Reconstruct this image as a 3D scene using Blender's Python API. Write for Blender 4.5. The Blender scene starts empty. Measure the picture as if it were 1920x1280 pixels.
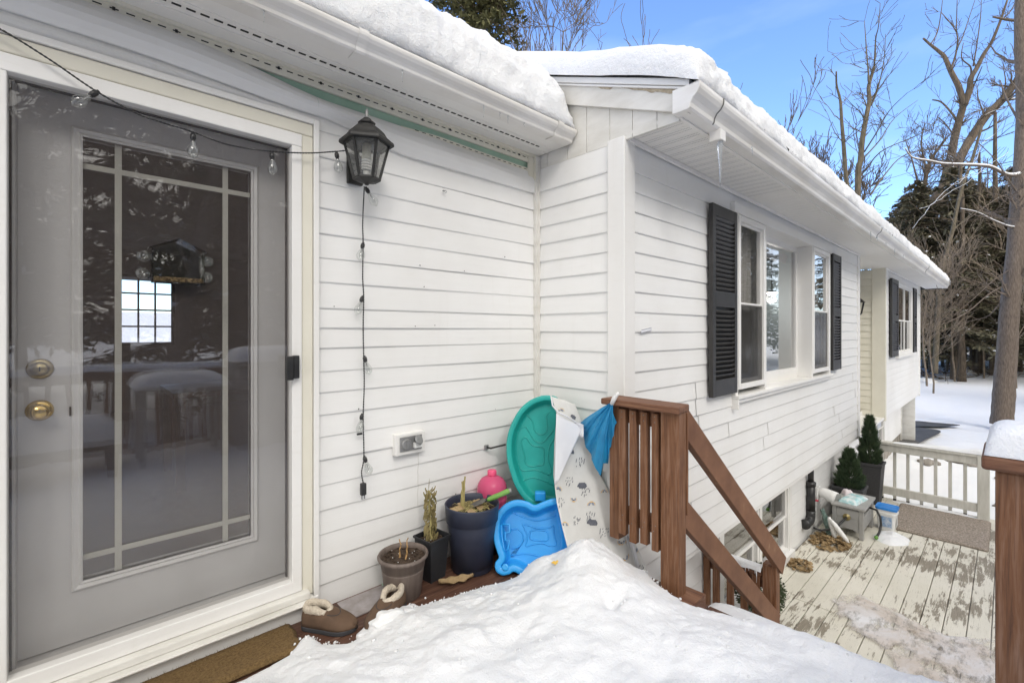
import bpy, bmesh, math, random
from math import sin, cos, pi, radians, sqrt, atan2
from mathutils import Vector, Matrix, noise
random.seed(7)
SC = bpy.context.scene
COL = SC.collection
EYE = 1.354            # camera height over the upper deck (deck top is z = 0)
FPX = 868.0            # focal length in photo pixels (photo is 1920 wide)
CF, SF = .682, .7314   # camera heading

# ------------------------------------------------------------------ pixel rays -> world points on real planes
def ray(u, v):
    r = (u - 960.) / FPX
    return Vector((CF + SF*r, SF - CF*r, (620. - v)/FPX))
O = Vector((0, 0, EYE))
def PY(u, v, y): d = ray(u, v); return O + d*(y/d.y)
def PX(u, v, x): d = ray(u, v); return O + d*(x/d.x)
def PZ(u, v, z): d = ray(u, v); return O + d*((z-EYE)/d.z)
def PD(u, v, s): return O + ray(u, v)*s
def PP(u, v, p, n):
    d = ray(u, v); return O + d*((p-O).dot(n)/d.dot(n))

# ------------------------------------------------------------------ materials
def new_mat(name):
    m = bpy.data.materials.new(name); m.use_nodes = True
    nt = m.node_tree; nt.nodes.clear()
    out = nt.nodes.new('ShaderNodeOutputMaterial')
    b = nt.nodes.new('ShaderNodeBsdfPrincipled')
    nt.links.new(b.outputs[0], out.inputs[0])
    return m, nt, b, out
def N(nt, t, **k):
    n = nt.nodes.new(t)
    for a, v in k.items():
        if a in n.inputs: n.inputs[a].default_value = v
        else: setattr(n, a, v)
    return n
def coords(nt, scale=(1,1,1), kind='Object', rot=(0,0,0)):
    tc = nt.nodes.new('ShaderNodeTexCoord'); mp = nt.nodes.new('ShaderNodeMapping')
    mp.inputs['Scale'].default_value = scale; mp.inputs['Rotation'].default_value = rot
    nt.links.new(tc.outputs[kind], mp.inputs[0]); return mp.outputs[0]
def ramp(nt, fac, stops):
    r = nt.nodes.new('ShaderNodeValToRGB'); e = r.color_ramp.elements
    while len(e) > 1: e.remove(e[-1])
    e[0].position = stops[0][0]; e[0].color = (*stops[0][1], 1)
    for p, c in stops[1:]:
        k = e.new(p); k.color = (*c, 1)
    nt.links.new(fac, r.inputs[0]); return r.outputs[0]
def noise_n(nt, vec, scale, detail=4, rough=.55, dist=0.):
    n = nt.nodes.new('ShaderNodeTexNoise'); n.inputs['Scale'].default_value = scale
    n.inputs['Detail'].default_value = detail; n.inputs['Roughness'].default_value = rough
    n.inputs['Distortion'].default_value = dist
    nt.links.new(vec, n.inputs['Vector']); return n.outputs['Fac']
def bump(nt, b, h, strength=.2, dist=.01):
    bp = nt.nodes.new('ShaderNodeBump'); bp.inputs['Strength'].default_value = strength
    bp.inputs['Distance'].default_value = dist
    nt.links.new(h, bp.inputs['Height']); nt.links.new(bp.outputs[0], b.inputs['Normal'])
def mixc(nt, f, a, c):
    m = nt.nodes.new('ShaderNodeMix'); m.data_type = 'RGBA'
    for sock, v in ((m.inputs[0], f), (m.inputs[6], a), (m.inputs[7], c)):
        if hasattr(v, 'links'): nt.links.new(v, sock)
        elif isinstance(v, (int, float)): sock.default_value = v
        else: sock.default_value = (*v, 1)
    return m.outputs[2]
def mottled(name, c1, c2, scale=3., rough=.5, detail=5, stretch=(1,1,1), bs=.1, bscale=60., bd=.004, spec=.5, metal=0., lo=.35, hi=.65, c3=None):
    m, nt, b, _ = new_mat(name)
    v = coords(nt, stretch)
    f = noise_n(nt, v, scale, detail, .6)
    st = [(lo, c1), (hi, c2)]
    if c3: st.append((min(1, hi+.08), c3))
    nt.links.new(ramp(nt, f, st), b.inputs['Base Color'])
    b.inputs['Roughness'].default_value = rough; b.inputs['Metallic'].default_value = metal
    b.inputs['Specular IOR Level'].default_value = spec
    if bs: bump(nt, b, noise_n(nt, v, bscale, 4, .6), bs, bd)
    return m
def wood(name, base, dark, light, axis=2, rough=.62, grain=1.):
    m, nt, b, _ = new_mat(name)
    s = [9, 9, 9]; s[axis] = .55
    v = coords(nt, tuple(s))
    f = noise_n(nt, v, 7., 6, .65, .4)
    s2 = [60, 60, 60]; s2[axis] = 1.5
    g = noise_n(nt, coords(nt, tuple(s2)), 4., 3, .6)
    c = ramp(nt, f, [(.28, dark), (.5, base), (.72, light)])
    c = mixc(nt, ramp(nt, g, [(.38, (.35,.35,.35)), (.46, (0,0,0))]), c, dark)
    w = noise_n(nt, coords(nt, (1,1,1)), 5., 3, .6)
    c = mixc(nt, ramp(nt, w, [(.5, (0,0,0)), (.8, (.3,.3,.3))]), c, light)
    nt.links.new(c, b.inputs['Base Color']); b.inputs['Roughness'].default_value = rough
    b.inputs['Specular IOR Level'].default_value = .35
    bump(nt, b, g, .25*grain, .002)
    return m
def vinyl(name, c, dirt, rough=.42):
    m, nt, b, _ = new_mat(name)
    v = coords(nt, (1,1,1))
    f = noise_n(nt, v, .9, 4, .6)
    g = noise_n(nt, coords(nt, (3,3,14)), 3., 5, .65)
    col = mixc(nt, ramp(nt, f, [(.4, (0,0,0)), (.75, (.6,.6,.6))]), c, dirt)
    col = mixc(nt, ramp(nt, g, [(.55, (0,0,0)), (.85, (.35,.35,.35))]), col, dirt)
    st_ = noise_n(nt, coords(nt, (9,9,.5)), 2.2, 5, .7)
    col = mixc(nt, ramp(nt, st_, [(.58, (0,0,0)), (.80, (.30,.30,.30))]), col, dirt)
    sp = noise_n(nt, coords(nt, (1,1,1)), 55., 2, .5)
    col = mixc(nt, ramp(nt, sp, [(.79, (0,0,0)), (.83, (.5,.5,.5))]), col, (.25,.22,.17))
    nt.links.new(col, b.inputs['Base Color']); b.inputs['Roughness'].default_value = rough
    bump(nt, b, noise_n(nt, coords(nt, (2,2,30)), 12., 4, .6), .08, .003)
    return m
M = {}
M['siding'] = vinyl('white_vinyl_siding', (.805,.802,.79), (.68,.665,.63))
M['trim'] = vinyl('white_trim', (.80,.79,.77), (.66,.64,.59), .38)
M['aged_trim'] = mottled('aged_white_paint', (.72,.705,.665), (.60,.58,.53), 4., .55, 6, (1,1,3), .2, 40., .003, c3=(.40,.37,.31), hi=.70)
M['cream'] = mottled('cream_casing_paint', (.74,.71,.61), (.69,.66,.56), 3., .45, 4, (1,1,1), .05, 50.)
M['green'] = mottled('green_foam_board', (.38,.54,.42), (.31,.47,.36), 6., .7, 5, (1,1,1), .1)
M['gutter'] = mottled('gutter_enamel', (.77,.755,.73), (.64,.61,.56), 1.6, .33, 5, (1,1,4), .03, 30.)
M['soffit'] = vinyl('soffit_vinyl', (.78,.765,.735), (.68,.655,.61))
M['dark'] = mottled('dark_void', (.02,.019,.018), (.035,.033,.03), 8., .8, 3, bs=0)
M['black'] = mottled('black_plastic', (.014,.014,.015), (.03,.03,.03), 12., .38, 3, bs=.05)
M['black_metal'] = mottled('black_cast_metal', (.011,.0105,.010), (.026,.025,.023), 22., .55, 5, bs=.3, bscale=90., bd=.003)
M['shutter'] = mottled('charcoal_shutter', (.022,.021,.021), (.034,.032,.031), 6., .45, 4, (1,1,1), .1, 80.)
M['shingle'] = mottled('asphalt_shingle', (.045,.042,.04), (.10,.095,.09), 40., .9, 5, bs=.5, bscale=150.)
M['brown'] = wood('brown_stained_wood', (.180,.080,.036), (.070,.031,.019), (.27,.155,.10), 2)
M['brown_h'] = wood('brown_stained_rail', (.165,.073,.040), (.065,.030,.018), (.26,.14,.08), 1)
M['brown_r'] = mottled('brown_handrail_stain', (.140,.058,.026), (.210,.096,.046), 6., .6, 7, (1,1,1), .2, 60., .002, c3=(.30,.19,.11), hi=.66)
M['brown_x'] = wood('brown_deck_board', (.105,.050,.033), (.045,.024,.018), (.17,.095,.065), 0, .5)
M['grey_door'] = mottled('grey_painted_door', (.56,.56,.555), (.50,.50,.495), 3., .5, 4, (1,1,.5), .08, 60.)
M['grey_door_lite'] = mottled('grey_door_moulding', (.66,.66,.65), (.60,.60,.59), 4., .45, 4, (1,1,.5), .06, 60.)
M['muntin'] = mottled('aged_muntin_paint', (.43,.43,.38), (.37,.37,.33), 5., .5, 4, bs=.05)
M['brass'] = mottled('polished_brass', (.72,.52,.20), (.48,.34,.13), 30., .16, 4, bs=.03, metal=1.)
M['old_brass'] = mottled('dull_brass', (.42,.35,.17), (.30,.24,.12), 30., .35, 4, bs=.05, metal=1.)
M['soil'] = mottled('potting_soil', (.035,.022,.014), (.085,.055,.036), 60., .95, 6, bs=.8, bscale=90., bd=.01, c3=(.25,.21,.17), hi=.7)
M['pot_brown'] = mottled('taupe_plastic_pot', (.17,.135,.115), (.12,.092,.078), 5., .55, 5, (8,8,.6), .15, 40., .002)
M['pot_black'] = mottled('black_nursery_plastic', (.016,.017,.02), (.03,.031,.034), 7., .5, 4, bs=.06)
M['pot_navy'] = mottled('navy_plastic_pot', (.030,.036,.062), (.042,.049,.078), 4., .48, 4, bs=.05)
M['teal'] = mottled('teal_plastic', (.012,.30,.27), (.018,.37,.33), 3., .36, 4, bs=.04)
M['blue'] = mottled('blue_plastic', (.018,.27,.66), (.028,.34,.78), 3., .36, 4, bs=.04)
M['umbrella'] = mottled('blue_nylon', (.012,.20,.42), (.02,.28,.54), 5., .5, 4, bs=.12, bscale=25.)
M['mat_cloth'] = mottled('grey_vinyl_mat', (.58,.58,.56), (.64,.64,.62), 12., .42, 4, bs=.08, bscale=20., c3=(.72,.71,.68), hi=.72)
M['mat_back'] = mottled('white_mat_back', (.68,.69,.72), (.62,.63,.67), 6., .5, 3, bs=.08, bscale=20.)
M['ink'] = mottled('dark_print', (.085,.092,.115), (.13,.137,.165), 60., .6, 2, bs=0)
M['ink_blue'] = mottled('blue_print', (.20,.27,.38), (.26,.32,.42), 60., .6, 2, bs=0)
M['ink_gold'] = mottled('ochre_print', (.62,.42,.20), (.66,.48,.26), 60., .6, 2, bs=0)
M['coir'] = mottled('coir_fibre', (.115,.068,.024), (.20,.125,.048), 110., .95, 4, bs=.8, bscale=260., bd=.006)
M['rug'] = mottled('worn_outdoor_rug', (.17,.14,.11), (.40,.34,.29), 60., .95, 6, bs=.8, bscale=280., bd=.006, c3=(.50,.46,.42), hi=.62)
M['suede'] = mottled('brown_suede', (.085,.050,.030), (.125,.075,.045), 9., .85, 5, bs=.15, bscale=200.)
M['rubber'] = mottled('dark_rubber_sole', (.03,.032,.036), (.05,.05,.055), 9., .7, 4, bs=.1)
M['fleece'] = mottled('cream_fleece', (.56,.48,.38), (.70,.62,.51), 60., .95, 5, bs=1., bscale=130., bd=.01)
M['leaf_dry'] = mottled('dry_leaf', (.26,.18,.09), (.42,.30,.16), 12., .8, 4, bs=.3, bscale=40.)
M['straw'] = mottled('dry_stems', (.30,.26,.10), (.42,.35,.15), 14., .8, 4, bs=.2)
M['olive'] = mottled('withered_leaf', (.17,.145,.055), (.28,.225,.10), 16., .8, 4, bs=.3)
M['lime'] = mottled('lime_plastic', (.12,.28,.05), (.17,.36,.07), 6., .4, 3, bs=.05)
M['steel'] = mottled('dull_steel', (.14,.14,.13), (.22,.21,.19), 12., .4, 4, bs=.1, metal=.8)
M['grey_metal'] = mottled('grey_cast_metal', (.34,.34,.34), (.25,.25,.25), 16., .45, 4, bs=.15, bscale=90., metal=.5)
M['white_pl'] = mottled('white_plastic', (.80,.80,.79), (.72,.72,.70), 5., .4, 4, bs=.03)
M['grey_resin'] = mottled('grey_resin', (.36,.355,.34), (.30,.295,.285), 5., .55, 4, bs=.08)
M['blue_lid'] = mottled('blue_lid', (.02,.20,.60), (.03,.25,.68), 5., .4, 3, bs=.04)
M['aqua_bag'] = mottled('printed_bag', (.30,.58,.60), (.78,.80,.80), 18., .35, 4, bs=.4, bscale=25., bd=.01)
M['green_bag'] = mottled('green_printed_bag', (.05,.10,.085), (.20,.27,.24), 30., .4, 5, bs=.5, bscale=20., bd=.01)
M['cream_rail'] = mottled('cream_rail_paint', (.66,.645,.59), (.54,.525,.47), 5., .6, 5, (4,4,.7), .2, 50., .003)
M['wicker'] = mottled('charcoal_wicker', (.028,.028,.030), (.055,.055,.058), 70., .6, 2, (1,1,3), .7, 90., .006)
M['conifer'] = mottled('conifer_needles', (.034,.062,.028), (.070,.108,.048), 9., .75, 4, bs=0)
M['hemlock'] = mottled('hemlock_foliage', (.066,.064,.036), (.160,.142,.082), .9, .85, 5, bs=0)
M['cedar_olive'] = mottled('cedar_foliage', (.060,.062,.020), (.13,.12,.045), .9, .85, 5, bs=0)  # olive green foliage of the cedar
M['bark'] = mottled('grey_brown_bark', (.11,.083,.062), (.23,.18,.14), 9., .9, 6, (5,5,.8), 1., 14., .03)
M['bark_far'] = mottled('winter_bark', (.070,.052,.036), (.15,.115,.08), 5., .9, 4, (3,3,.6), .4, 9., .02)
M['bark_moss'] = mottled('mossy_bark', (.075,.063,.038), (.16,.130,.090), 5., .9, 4, (3,3,.6), .4, 9., .02)
M['bark_tan'] = mottled('tan_twigs', (.15,.115,.08), (.26,.205,.15), 5., .9, 4, bs=0)
M['boxwood'] = mottled('boxwood_leaves', (.025,.045,.015), (.075,.095,.04), 12., .7, 4, bs=0)
M['asphalt'] = mottled('wet_asphalt', (.060,.058,.056), (.10,.098,.095), 5., .5, 6, bs=.3, bscale=120.)
M['stone'] = mottled('grey_stone', (.20,.18,.15), (.34,.31,.27), 6., .85, 6, bs=.6, bscale=20.)
M['ceramic_green'] = mottled('glazed_planter', (.30,.36,.33), (.42,.47,.44), 5., .35, 3, bs=.05)
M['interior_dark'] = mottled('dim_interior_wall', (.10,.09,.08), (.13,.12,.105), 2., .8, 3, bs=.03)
M['interior_blue'] = mottled('pale_blue_room', (.42,.50,.54), (.47,.55,.58), 2., .8, 3, bs=.03)
M['curtain'] = mottled('net_curtain', (.42,.41,.38), (.55,.53,.50), 5., .9, 4, (14,14,.4), .4, 20., .01)
M['floor_in'] = mottled('indoor_floor', (.09,.06,.04), (.13,.09,.06), 5., .5, 4, (1,6,1), .1)
M['seed'] = mottled('bird_seed', (.06,.035,.02), (.30,.20,.10), 110., .9, 3, bs=.9, bscale=120., bd=.01)

def snow_mat(name, bs=.5, dirt=None, dscale=4.):
    m, nt, b, _ = new_mat(name)
    v = coords(nt)
    c = (.79,.80,.82)
    f = noise_n(nt, v, 1.7, 4, .6)
    col = mixc(nt, f, c, (.84,.845,.855))
    if dirt:
        g = noise_n(nt, v, dscale, 6, .7)
        col = mixc(nt, ramp(nt, g, [(.45, (0,0,0)), (.62, (1,1,1))]), col, dirt)
    nt.links.new(col, b.inputs['Base Color'])
    b.inputs['Roughness'].default_value = .6; b.inputs['Specular IOR Level'].default_value = .3
    b.inputs['Subsurface Weight'].default_value = .25
    b.inputs['Subsurface Radius'].default_value = (.03,.035,.04)
    b.inputs['Subsurface Scale'].default_value = .5
    h1 = noise_n(nt, v, 24., 6, .65); h2 = noise_n(nt, v, 170., 3, .6)
    mx = nt.nodes.new('ShaderNodeMath'); mx.operation = 'MULTIPLY_ADD'
    nt.links.new(h2, mx.inputs[0]); mx.inputs[1].default_value = .35; nt.links.new(h1, mx.inputs[2])
    bump(nt, b, mx.outputs[0], bs, .02)
    return m
M['snow'] = snow_mat('fresh_snow', .6)
M['snow_roof'] = snow_mat('roof_snow', .8)
M['snow_yard'] = snow_mat('yard_snow', .5)
def ice_mat():
    m, nt, b, _ = new_mat('dirty_trodden_ice')
    v = coords(nt)
    f = noise_n(nt, v, 3.2, 6, .68, .5)
    c = ramp(nt, f, [(.32, (.50,.42,.34)), (.46, (.60,.54,.49)), (.58, (.66,.63,.62)), (.72, (.78,.78,.80))])
    g = noise_n(nt, coords(nt, (2,14,2)), 5., 5, .7)
    c = mixc(nt, ramp(nt, g, [(.55,(0,0,0)), (.72,(.6,.6,.6))]), c, (.42,.36,.28))
    nt.links.new(c, b.inputs['Base Color']); b.inputs['Roughness'].default_value = .4
    bump(nt, b, noise_n(nt, v, 22., 6, .65), .6, .012)
    # clear where it is thinnest, milky where it is thick
    geo = nt.nodes.new('ShaderNodeNewGeometry'); sx = nt.nodes.new('ShaderNodeSeparateXYZ'); nt.links.new(geo.outputs['Position'], sx.inputs[0])
    mr = nt.nodes.new('ShaderNodeMapRange'); nt.links.new(sx.outputs['Z'], mr.inputs[0]); mr.inputs[1].default_value = -1.199; mr.inputs[2].default_value = -1.180
    ad = nt.nodes.new('ShaderNodeMath'); ad.operation = 'MULTIPLY_ADD'; nt.links.new(noise_n(nt, coords(nt, (1,2.2,1)), 4.5, 9, .74), ad.inputs[0]); ad.inputs[1].default_value = 1.9; nt.links.new(mr.outputs[0], ad.inputs[2])
    al = ramp(nt, ad.outputs[0], [(.85, (0,0,0)), (1.0, (.9,.9,.9))])
    ad.use_clamp = False
    sc = nt.nodes.new('ShaderNodeMath'); sc.operation = 'MULTIPLY'; sc.inputs[1].default_value = .52; nt.links.new(ad.outputs[0], sc.inputs[0])
    al = ramp(nt, sc.outputs[0], [(.80, (.0,.0,.0)), (1.0, (.93,.93,.93))])
    nt.links.new(al, b.inputs['Alpha'])
    return m
M['ice'] = ice_mat()
def glass_thin(name, tint=(1,1,1), rough=0., ior=1.5, extra=0., film=None, mul=1.7):
    m = bpy.data.materials.new(name); m.use_nodes = True; nt = m.node_tree; nt.nodes.clear()
    out = nt.nodes.new('ShaderNodeOutputMaterial'); tr = nt.nodes.new('ShaderNodeBsdfTransparent')
    gl = nt.nodes.new('ShaderNodeBsdfGlossy'); gl.inputs['Roughness'].default_value = rough
    tr.inputs[0].default_value = (*tint, 1)
    fr = nt.nodes.new('ShaderNodeFresnel'); fr.inputs[0].default_value = ior
    geo = nt.nodes.new('ShaderNodeNewGeometry')
    io2 = nt.nodes.new('ShaderNodeMath'); io2.operation = 'MULTIPLY_ADD'   # a thin pane reflects alike from either side
    nt.links.new(geo.outputs['Backfacing'], io2.inputs[0]); io2.inputs[1].default_value = 1/ior-ior; io2.inputs[2].default_value = ior
    nt.links.new(io2.outputs[0], fr.inputs[0])
    ma = nt.nodes.new('ShaderNodeMath'); ma.operation = 'MULTIPLY_ADD'; ma.use_clamp = True
    nt.links.new(fr.outputs[0], ma.inputs[0]); ma.inputs[1].default_value = mul; ma.inputs[2].default_value = extra
    mx = nt.nodes.new('ShaderNodeMixShader')
    nt.links.new(ma.outputs[0], mx.inputs[0]); nt.links.new(tr.outputs[0], mx.inputs[1]); nt.links.new(gl.outputs[0], mx.inputs[2])
    last = mx
    if film:      # woven insect screen / dusty film: a real fraction of the sheet is thread
        di = nt.nodes.new('ShaderNodeBsdfDiffuse'); di.inputs[0].default_value = (*film[0], 1)
        m2 = nt.nodes.new('ShaderNodeMixShader'); m2.inputs[0].default_value = film[1]
        nt.links.new(mx.outputs[0], m2.inputs[1]); nt.links.new(di.outputs[0], m2.inputs[2]); last = m2
    # slight waviness of real panes
    tc = nt.nodes.new('ShaderNodeTexCoord'); nz = nt.nodes.new('ShaderNodeTexNoise'); nz.inputs['Scale'].default_value = 3.
    bp = nt.nodes.new('ShaderNodeBump'); bp.inputs['Strength'].default_value = .05; bp.inputs['Distance'].default_value = .02
    nt.links.new(tc.outputs['Object'], nz.inputs['Vector']); nt.links.new(nz.outputs[0], bp.inputs['Height']); nt.links.new(bp.outputs[0], gl.inputs['Normal'])
    nt.links.new(last.outputs[0], out.inputs[0]); return m
M['glass'] = glass_thin('window_glass')
M['storm_glass'] = glass_thin('storm_door_glass', (.97,.965,.96), film=((.22,.185,.175), .17), mul=2.2)
M['bulb_glass'] = glass_thin('bulb_glass', (.95,.96,.95), extra=.02)
M['lantern_glass'] = glass_thin('lantern_glass', (.80,.80,.78), .05, film=((.5,.5,.48), .10))
M['window_screen'] = glass_thin('insect_screen', (.88,.88,.88), .1, ior=1.08, film=((.06,.058,.055), .32))
def acrylic():
    m, nt, b, _ = new_mat('pink_translucent_plastic')
    b.inputs['Base Color'].default_value = (.85,.13,.28,1); b.inputs['Roughness'].default_value = .25
    b.inputs['Transmission Weight'].default_value = .35; b.inputs['IOR'].default_value = 1.3
    bump(nt, b, noise_n(nt, coords(nt), 12., 3, .5), .1, .01)
    return m
M['pink'] = acrylic()
M['pink_cap'] = mottled('pink_cap', (.80,.10,.22), (.72,.08,.19), 6., .4, 3, bs=.03)
def ice_clear():
    m, nt, b, _ = new_mat('clear_ice')
    b.inputs['Base Color'].default_value = (.92,.96,1,1); b.inputs['Roughness'].default_value = .08
    b.inputs['Transmission Weight'].default_value = .9; b.inputs['IOR'].default_value = 1.31
    bump(nt, b, noise_n(nt, coords(nt), 60., 3, .5), .4, .004)
    return m
M['icicle'] = ice_clear()
def emis(name, c, s):
    m = bpy.data.materials.new(name); m.use_nodes = True; nt = m.node_tree; nt.nodes.clear()
    o = nt.nodes.new('ShaderNodeOutputMaterial'); e = nt.nodes.new('ShaderNodeEmission')
    e.inputs[0].default_value = (*c, 1); e.inputs[1].default_value = s; nt.links.new(e.outputs[0], o.inputs[0]); return m
M['lamp_on'] = emis('lit_lamp', (1,.93,.80), 14.)
def peeling():
    m, nt, b, _ = new_mat('peeling_cream_deck_paint')
    v = coords(nt)
    big = noise_n(nt, v, 1.1, 4, .6)
    f = noise_n(nt, coords(nt, (1.0,7,1)), 3.4, 10, .76, .4)
    ad = nt.nodes.new('ShaderNodeMath'); ad.operation = 'MULTIPLY_ADD'
    nt.links.new(big, ad.inputs[0]); ad.inputs[1].default_value = 1.1; nt.links.new(f, ad.inputs[2]); hf = nt.nodes.new('ShaderNodeMath'); hf.operation = 'MULTIPLY'; hf.inputs[1].default_value = .5; nt.links.new(ad.outputs[0], hf.inputs[0])
    mask = ramp(nt, hf.outputs[0], [(.53, (0,0,0)), (.547, (1,1,1))])
    grain = noise_n(nt, coords(nt, (1.2,40,1)), 5., 5, .7, .3)
    paint = ramp(nt, noise_n(nt, v, 2.3, 5, .6), [(.3, (.60,.57,.48)), (.7, (.68,.65,.57))])
    paint = mixc(nt, ramp(nt, grain, [(.36, (.7,.7,.7)), (.42, (0,0,0))]), paint, (.36,.33,.26))
    bare = ramp(nt, grain, [(.3, (.15,.125,.09)), (.7, (.34,.30,.235))])
    col = mixc(nt, mask, paint, bare)
    cr = noise_n(nt, coords(nt, (3,10,1)), 16., 4, .7)
    col = mixc(nt, ramp(nt, cr, [(.66, (0,0,0)), (.70, (.8,.8,.8))]), col, (.25,.20,.14))
    nt.links.new(col, b.inputs['Base Color']); b.inputs['Roughness'].default_value = .6
    bump(nt, b, grain, .35, .004)
    return m
M['peeling'] = peeling()

# ------------------------------------------------------------------ mesh builder
class MB:
    def __init__(s): s.v = []; s.f = []
    def add(s, vs, fs):
        n = len(s.v); s.v += [Vector(p) for p in vs]; s.f += [tuple(i+n for i in f) for f in fs]; return s
    def box(s, x0, x1, y0, y1, z0, z1):
        x0, x1 = min(x0,x1), max(x0,x1); y0, y1 = min(y0,y1), max(y0,y1); z0, z1 = min(z0,z1), max(z0,z1)
        vs = [(x0,y0,z0),(x1,y0,z0),(x1,y1,z0),(x0,y1,z0),(x0,y0,z1),(x1,y0,z1),(x1,y1,z1),(x0,y1,z1)]
        return s.add(vs, [(0,3,2,1),(4,5,6,7),(0,1,5,4),(1,2,6,5),(2,3,7,6),(3,0,4,7)])
    def obox(s, c, sx, sy, sz, rot=None, axes=None):
        c = Vector(c); R = rot if rot else Matrix.Identity(3)
        vs = [c + R @ Vector((a*sx/2, b*sy/2, d*sz/2)) for d in (-1,1) for a, b in ((-1,-1),(1,-1),(1,1),(-1,1))]
        return s.add(vs, [(0,3,2,1),(4,5,6,7),(0,1,5,4),(1,2,6,5),(2,3,7,6),(3,0,4,7)])
    def beam(s, a, b, w, h, up=Vector((0,0,1))):
        a, b = Vector(a), Vector(b); d = (b-a).normalized(); r = d.cross(up).normalized(); u = r.cross(d)
        vs = [p + r*i*w/2 + u*j*h/2 for p in (a,b) for i, j in ((-1,-1),(1,-1),(1,1),(-1,1))]
        return s.add(vs, [(0,3,2,1),(4,5,6,7),(0,1,5,4),(1,2,6,5),(2,3,7,6),(3,0,4,7)][:2] + [(0,1,5,4),(1,2,6,5),(2,3,7,6),(3,0,4,7)])
    def tube(s, pts, rad, n=8, cap=True):
        pts = [Vector(p) for p in pts]
        if not isinstance(rad, (list, tuple)): rad = [rad]*len(pts)
        vs = []; ref = None
        for i, p in enumerate(pts):
            d = (pts[min(i+1, len(pts)-1)] - pts[max(i-1, 0)])
            if d.length < 1e-9: d = Vector((0,0,1))
            d.normalize()
            if ref is None: ref = Vector((0,0,1)) if abs(d.z) < .9 else Vector((1,0,0))
            r = d.cross(ref).normalized(); u = r.cross(d).normalized(); ref = u
            for k in range(n):
                a = 2*pi*k/n; vs.append(p + (r*cos(a) + u*sin(a))*rad[i])
        fs = [(i*n+k, i*n+(k+1)%n, (i+1)*n+(k+1)%n, (i+1)*n+k) for i in range(len(pts)-1) for k in range(n)]
        if cap: fs += [tuple(range(n-1,-1,-1)), tuple((len(pts)-1)*n+k for k in range(n))]
        return s.add(vs, fs)
    def lathe(s, prof, c, n=24, R=None, ph=0., sx=1., sy=1.):
        c = Vector(c); vs = []
        for r, z in prof:
            for k in range(n):
                a = 2*pi*k/n + ph; p = Vector((r*cos(a)*sx, r*sin(a)*sy, z))
                vs.append(c + (R @ p if R else p))
        m = len(prof)
        fs = [(i*n+k, i*n+(k+1)%n, (i+1)*n+(k+1)%n, (i+1)*n+k) for i in range(m-1) for k in range(n)]
        if prof[0][0] > 1e-6: fs.append(tuple(range(n-1,-1,-1)))
        if prof[-1][0] > 1e-6: fs.append(tuple((m-1)*n+k for k in range(n)))
        return s.add(vs, fs)
    def extr(s, poly, d):      # poly: list of 3D points, extruded by d
        poly = [Vector(p) for p in poly]; d = Vector(d); n = len(poly)
        return s.add(poly + [p+d for p in poly], [tuple(range(n-1,-1,-1)), tuple(range(n,2*n))] + [(i,(i+1)%n,n+(i+1)%n,n+i) for i in range(n)])
    def grid(s, rows, closed=False):
        m = len(rows); n = len(rows[0]); vs = [p for r in rows for p in r]
        fs = [(i*n+j, i*n+(j+1)%n, (i+1)*n+(j+1)%n, (i+1)*n+j) for i in range(m-1) for j in range(n if closed else n-1)]
        return s.add(vs, fs)
    def quad(s, a, b, c, d): return s.add([a,b,c,d], [(0,1,2,3)])
    def blob(s, c, r, sub=2, amp=.15, fr=3., sx=1, sy=1, sz=1):
        bm = bmesh.new(); bmesh.ops.create_icosphere(bm, subdivisions=sub, radius=1)
        vs = []
        for v in bm.verts:
            p = v.co.copy(); k = 1 + amp*noise.noise(p*fr + Vector(c)*3)
            vs.append(Vector(c) + Vector((p.x*sx, p.y*sy, p.z*sz))*r*k)
        fs = [tuple(v.index for v in f.verts) for f in bm.faces]; bm.free()
        return s.add(vs, fs)
    def build(s, name, mat, parent=None, smooth=False, bevel=0, solid=0, segs=2, sub=0, weld=True):
        me = bpy.data.meshes.new(name); off = base_of(parent)
        me.from_pydata([p - off for p in s.v], [], s.f); me.update()
        bm = bmesh.new(); bm.from_mesh(me)
        bmesh.ops.recalc_face_normals(bm, faces=bm.faces); bm.to_mesh(me); bm.free()
        o = bpy.data.objects.new(name, me); COL.objects.link(o)
        me.materials.append(M[mat] if isinstance(mat, str) else mat)
        if smooth: me.polygons.foreach_set('use_smooth', [True]*len(me.polygons))
        if parent: o.parent = parent
        if solid:
            k = o.modifiers.new('t', 'SOLIDIFY'); k.thickness = solid; k.offset = 0
        if bevel:
            k = o.modifiers.new('b', 'BEVEL'); k.width = bevel; k.segments = segs; k.limit_method = 'ANGLE'; k.angle_limit = radians(35); k.harden_normals = False
        if sub:
            k = o.modifiers.new('s', 'SUBSURF'); k.levels = sub; k.render_levels = sub
        return o
def each(mb, name, mat, parent, **k):      # one object per connected piece
    par = list(range(len(mb.v)))
    def find(a):
        while par[a] != a: par[a] = par[par[a]]; a = par[a]
        return a
    for f in mb.f:
        for j in f[1:]: par[find(j)] = find(f[0])
    g = {}
    for f in mb.f: g.setdefault(find(f[0]), []).append(f)
    out = []
    for fs in g.values():
        ids = sorted({i for f in fs for i in f}); mp = {i: n for n, i in enumerate(ids)}
        m2 = MB(); m2.v = [mb.v[i] for i in ids]; m2.f = [tuple(mp[i] for i in f) for f in fs]
        out.append(m2.build(name, mat, parent, **k))
    return out
def base_of(o):
    v = Vector((0,0,0))
    while o: v += o.location; o = o.parent
    return v
def tag(o, label, cat, group=None, kind=None):
    if label: o['label'] = label
    if cat: o['category'] = cat
    if group: o['group'] = group
    if kind: o['kind'] = kind
    return o
def thing(name, label, cat, loc, group=None):
    o = bpy.data.objects.new(name, None); COL.objects.link(o); o.location = Vector(loc); o.empty_display_size = .1
    return tag(o, label, cat, group)
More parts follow.
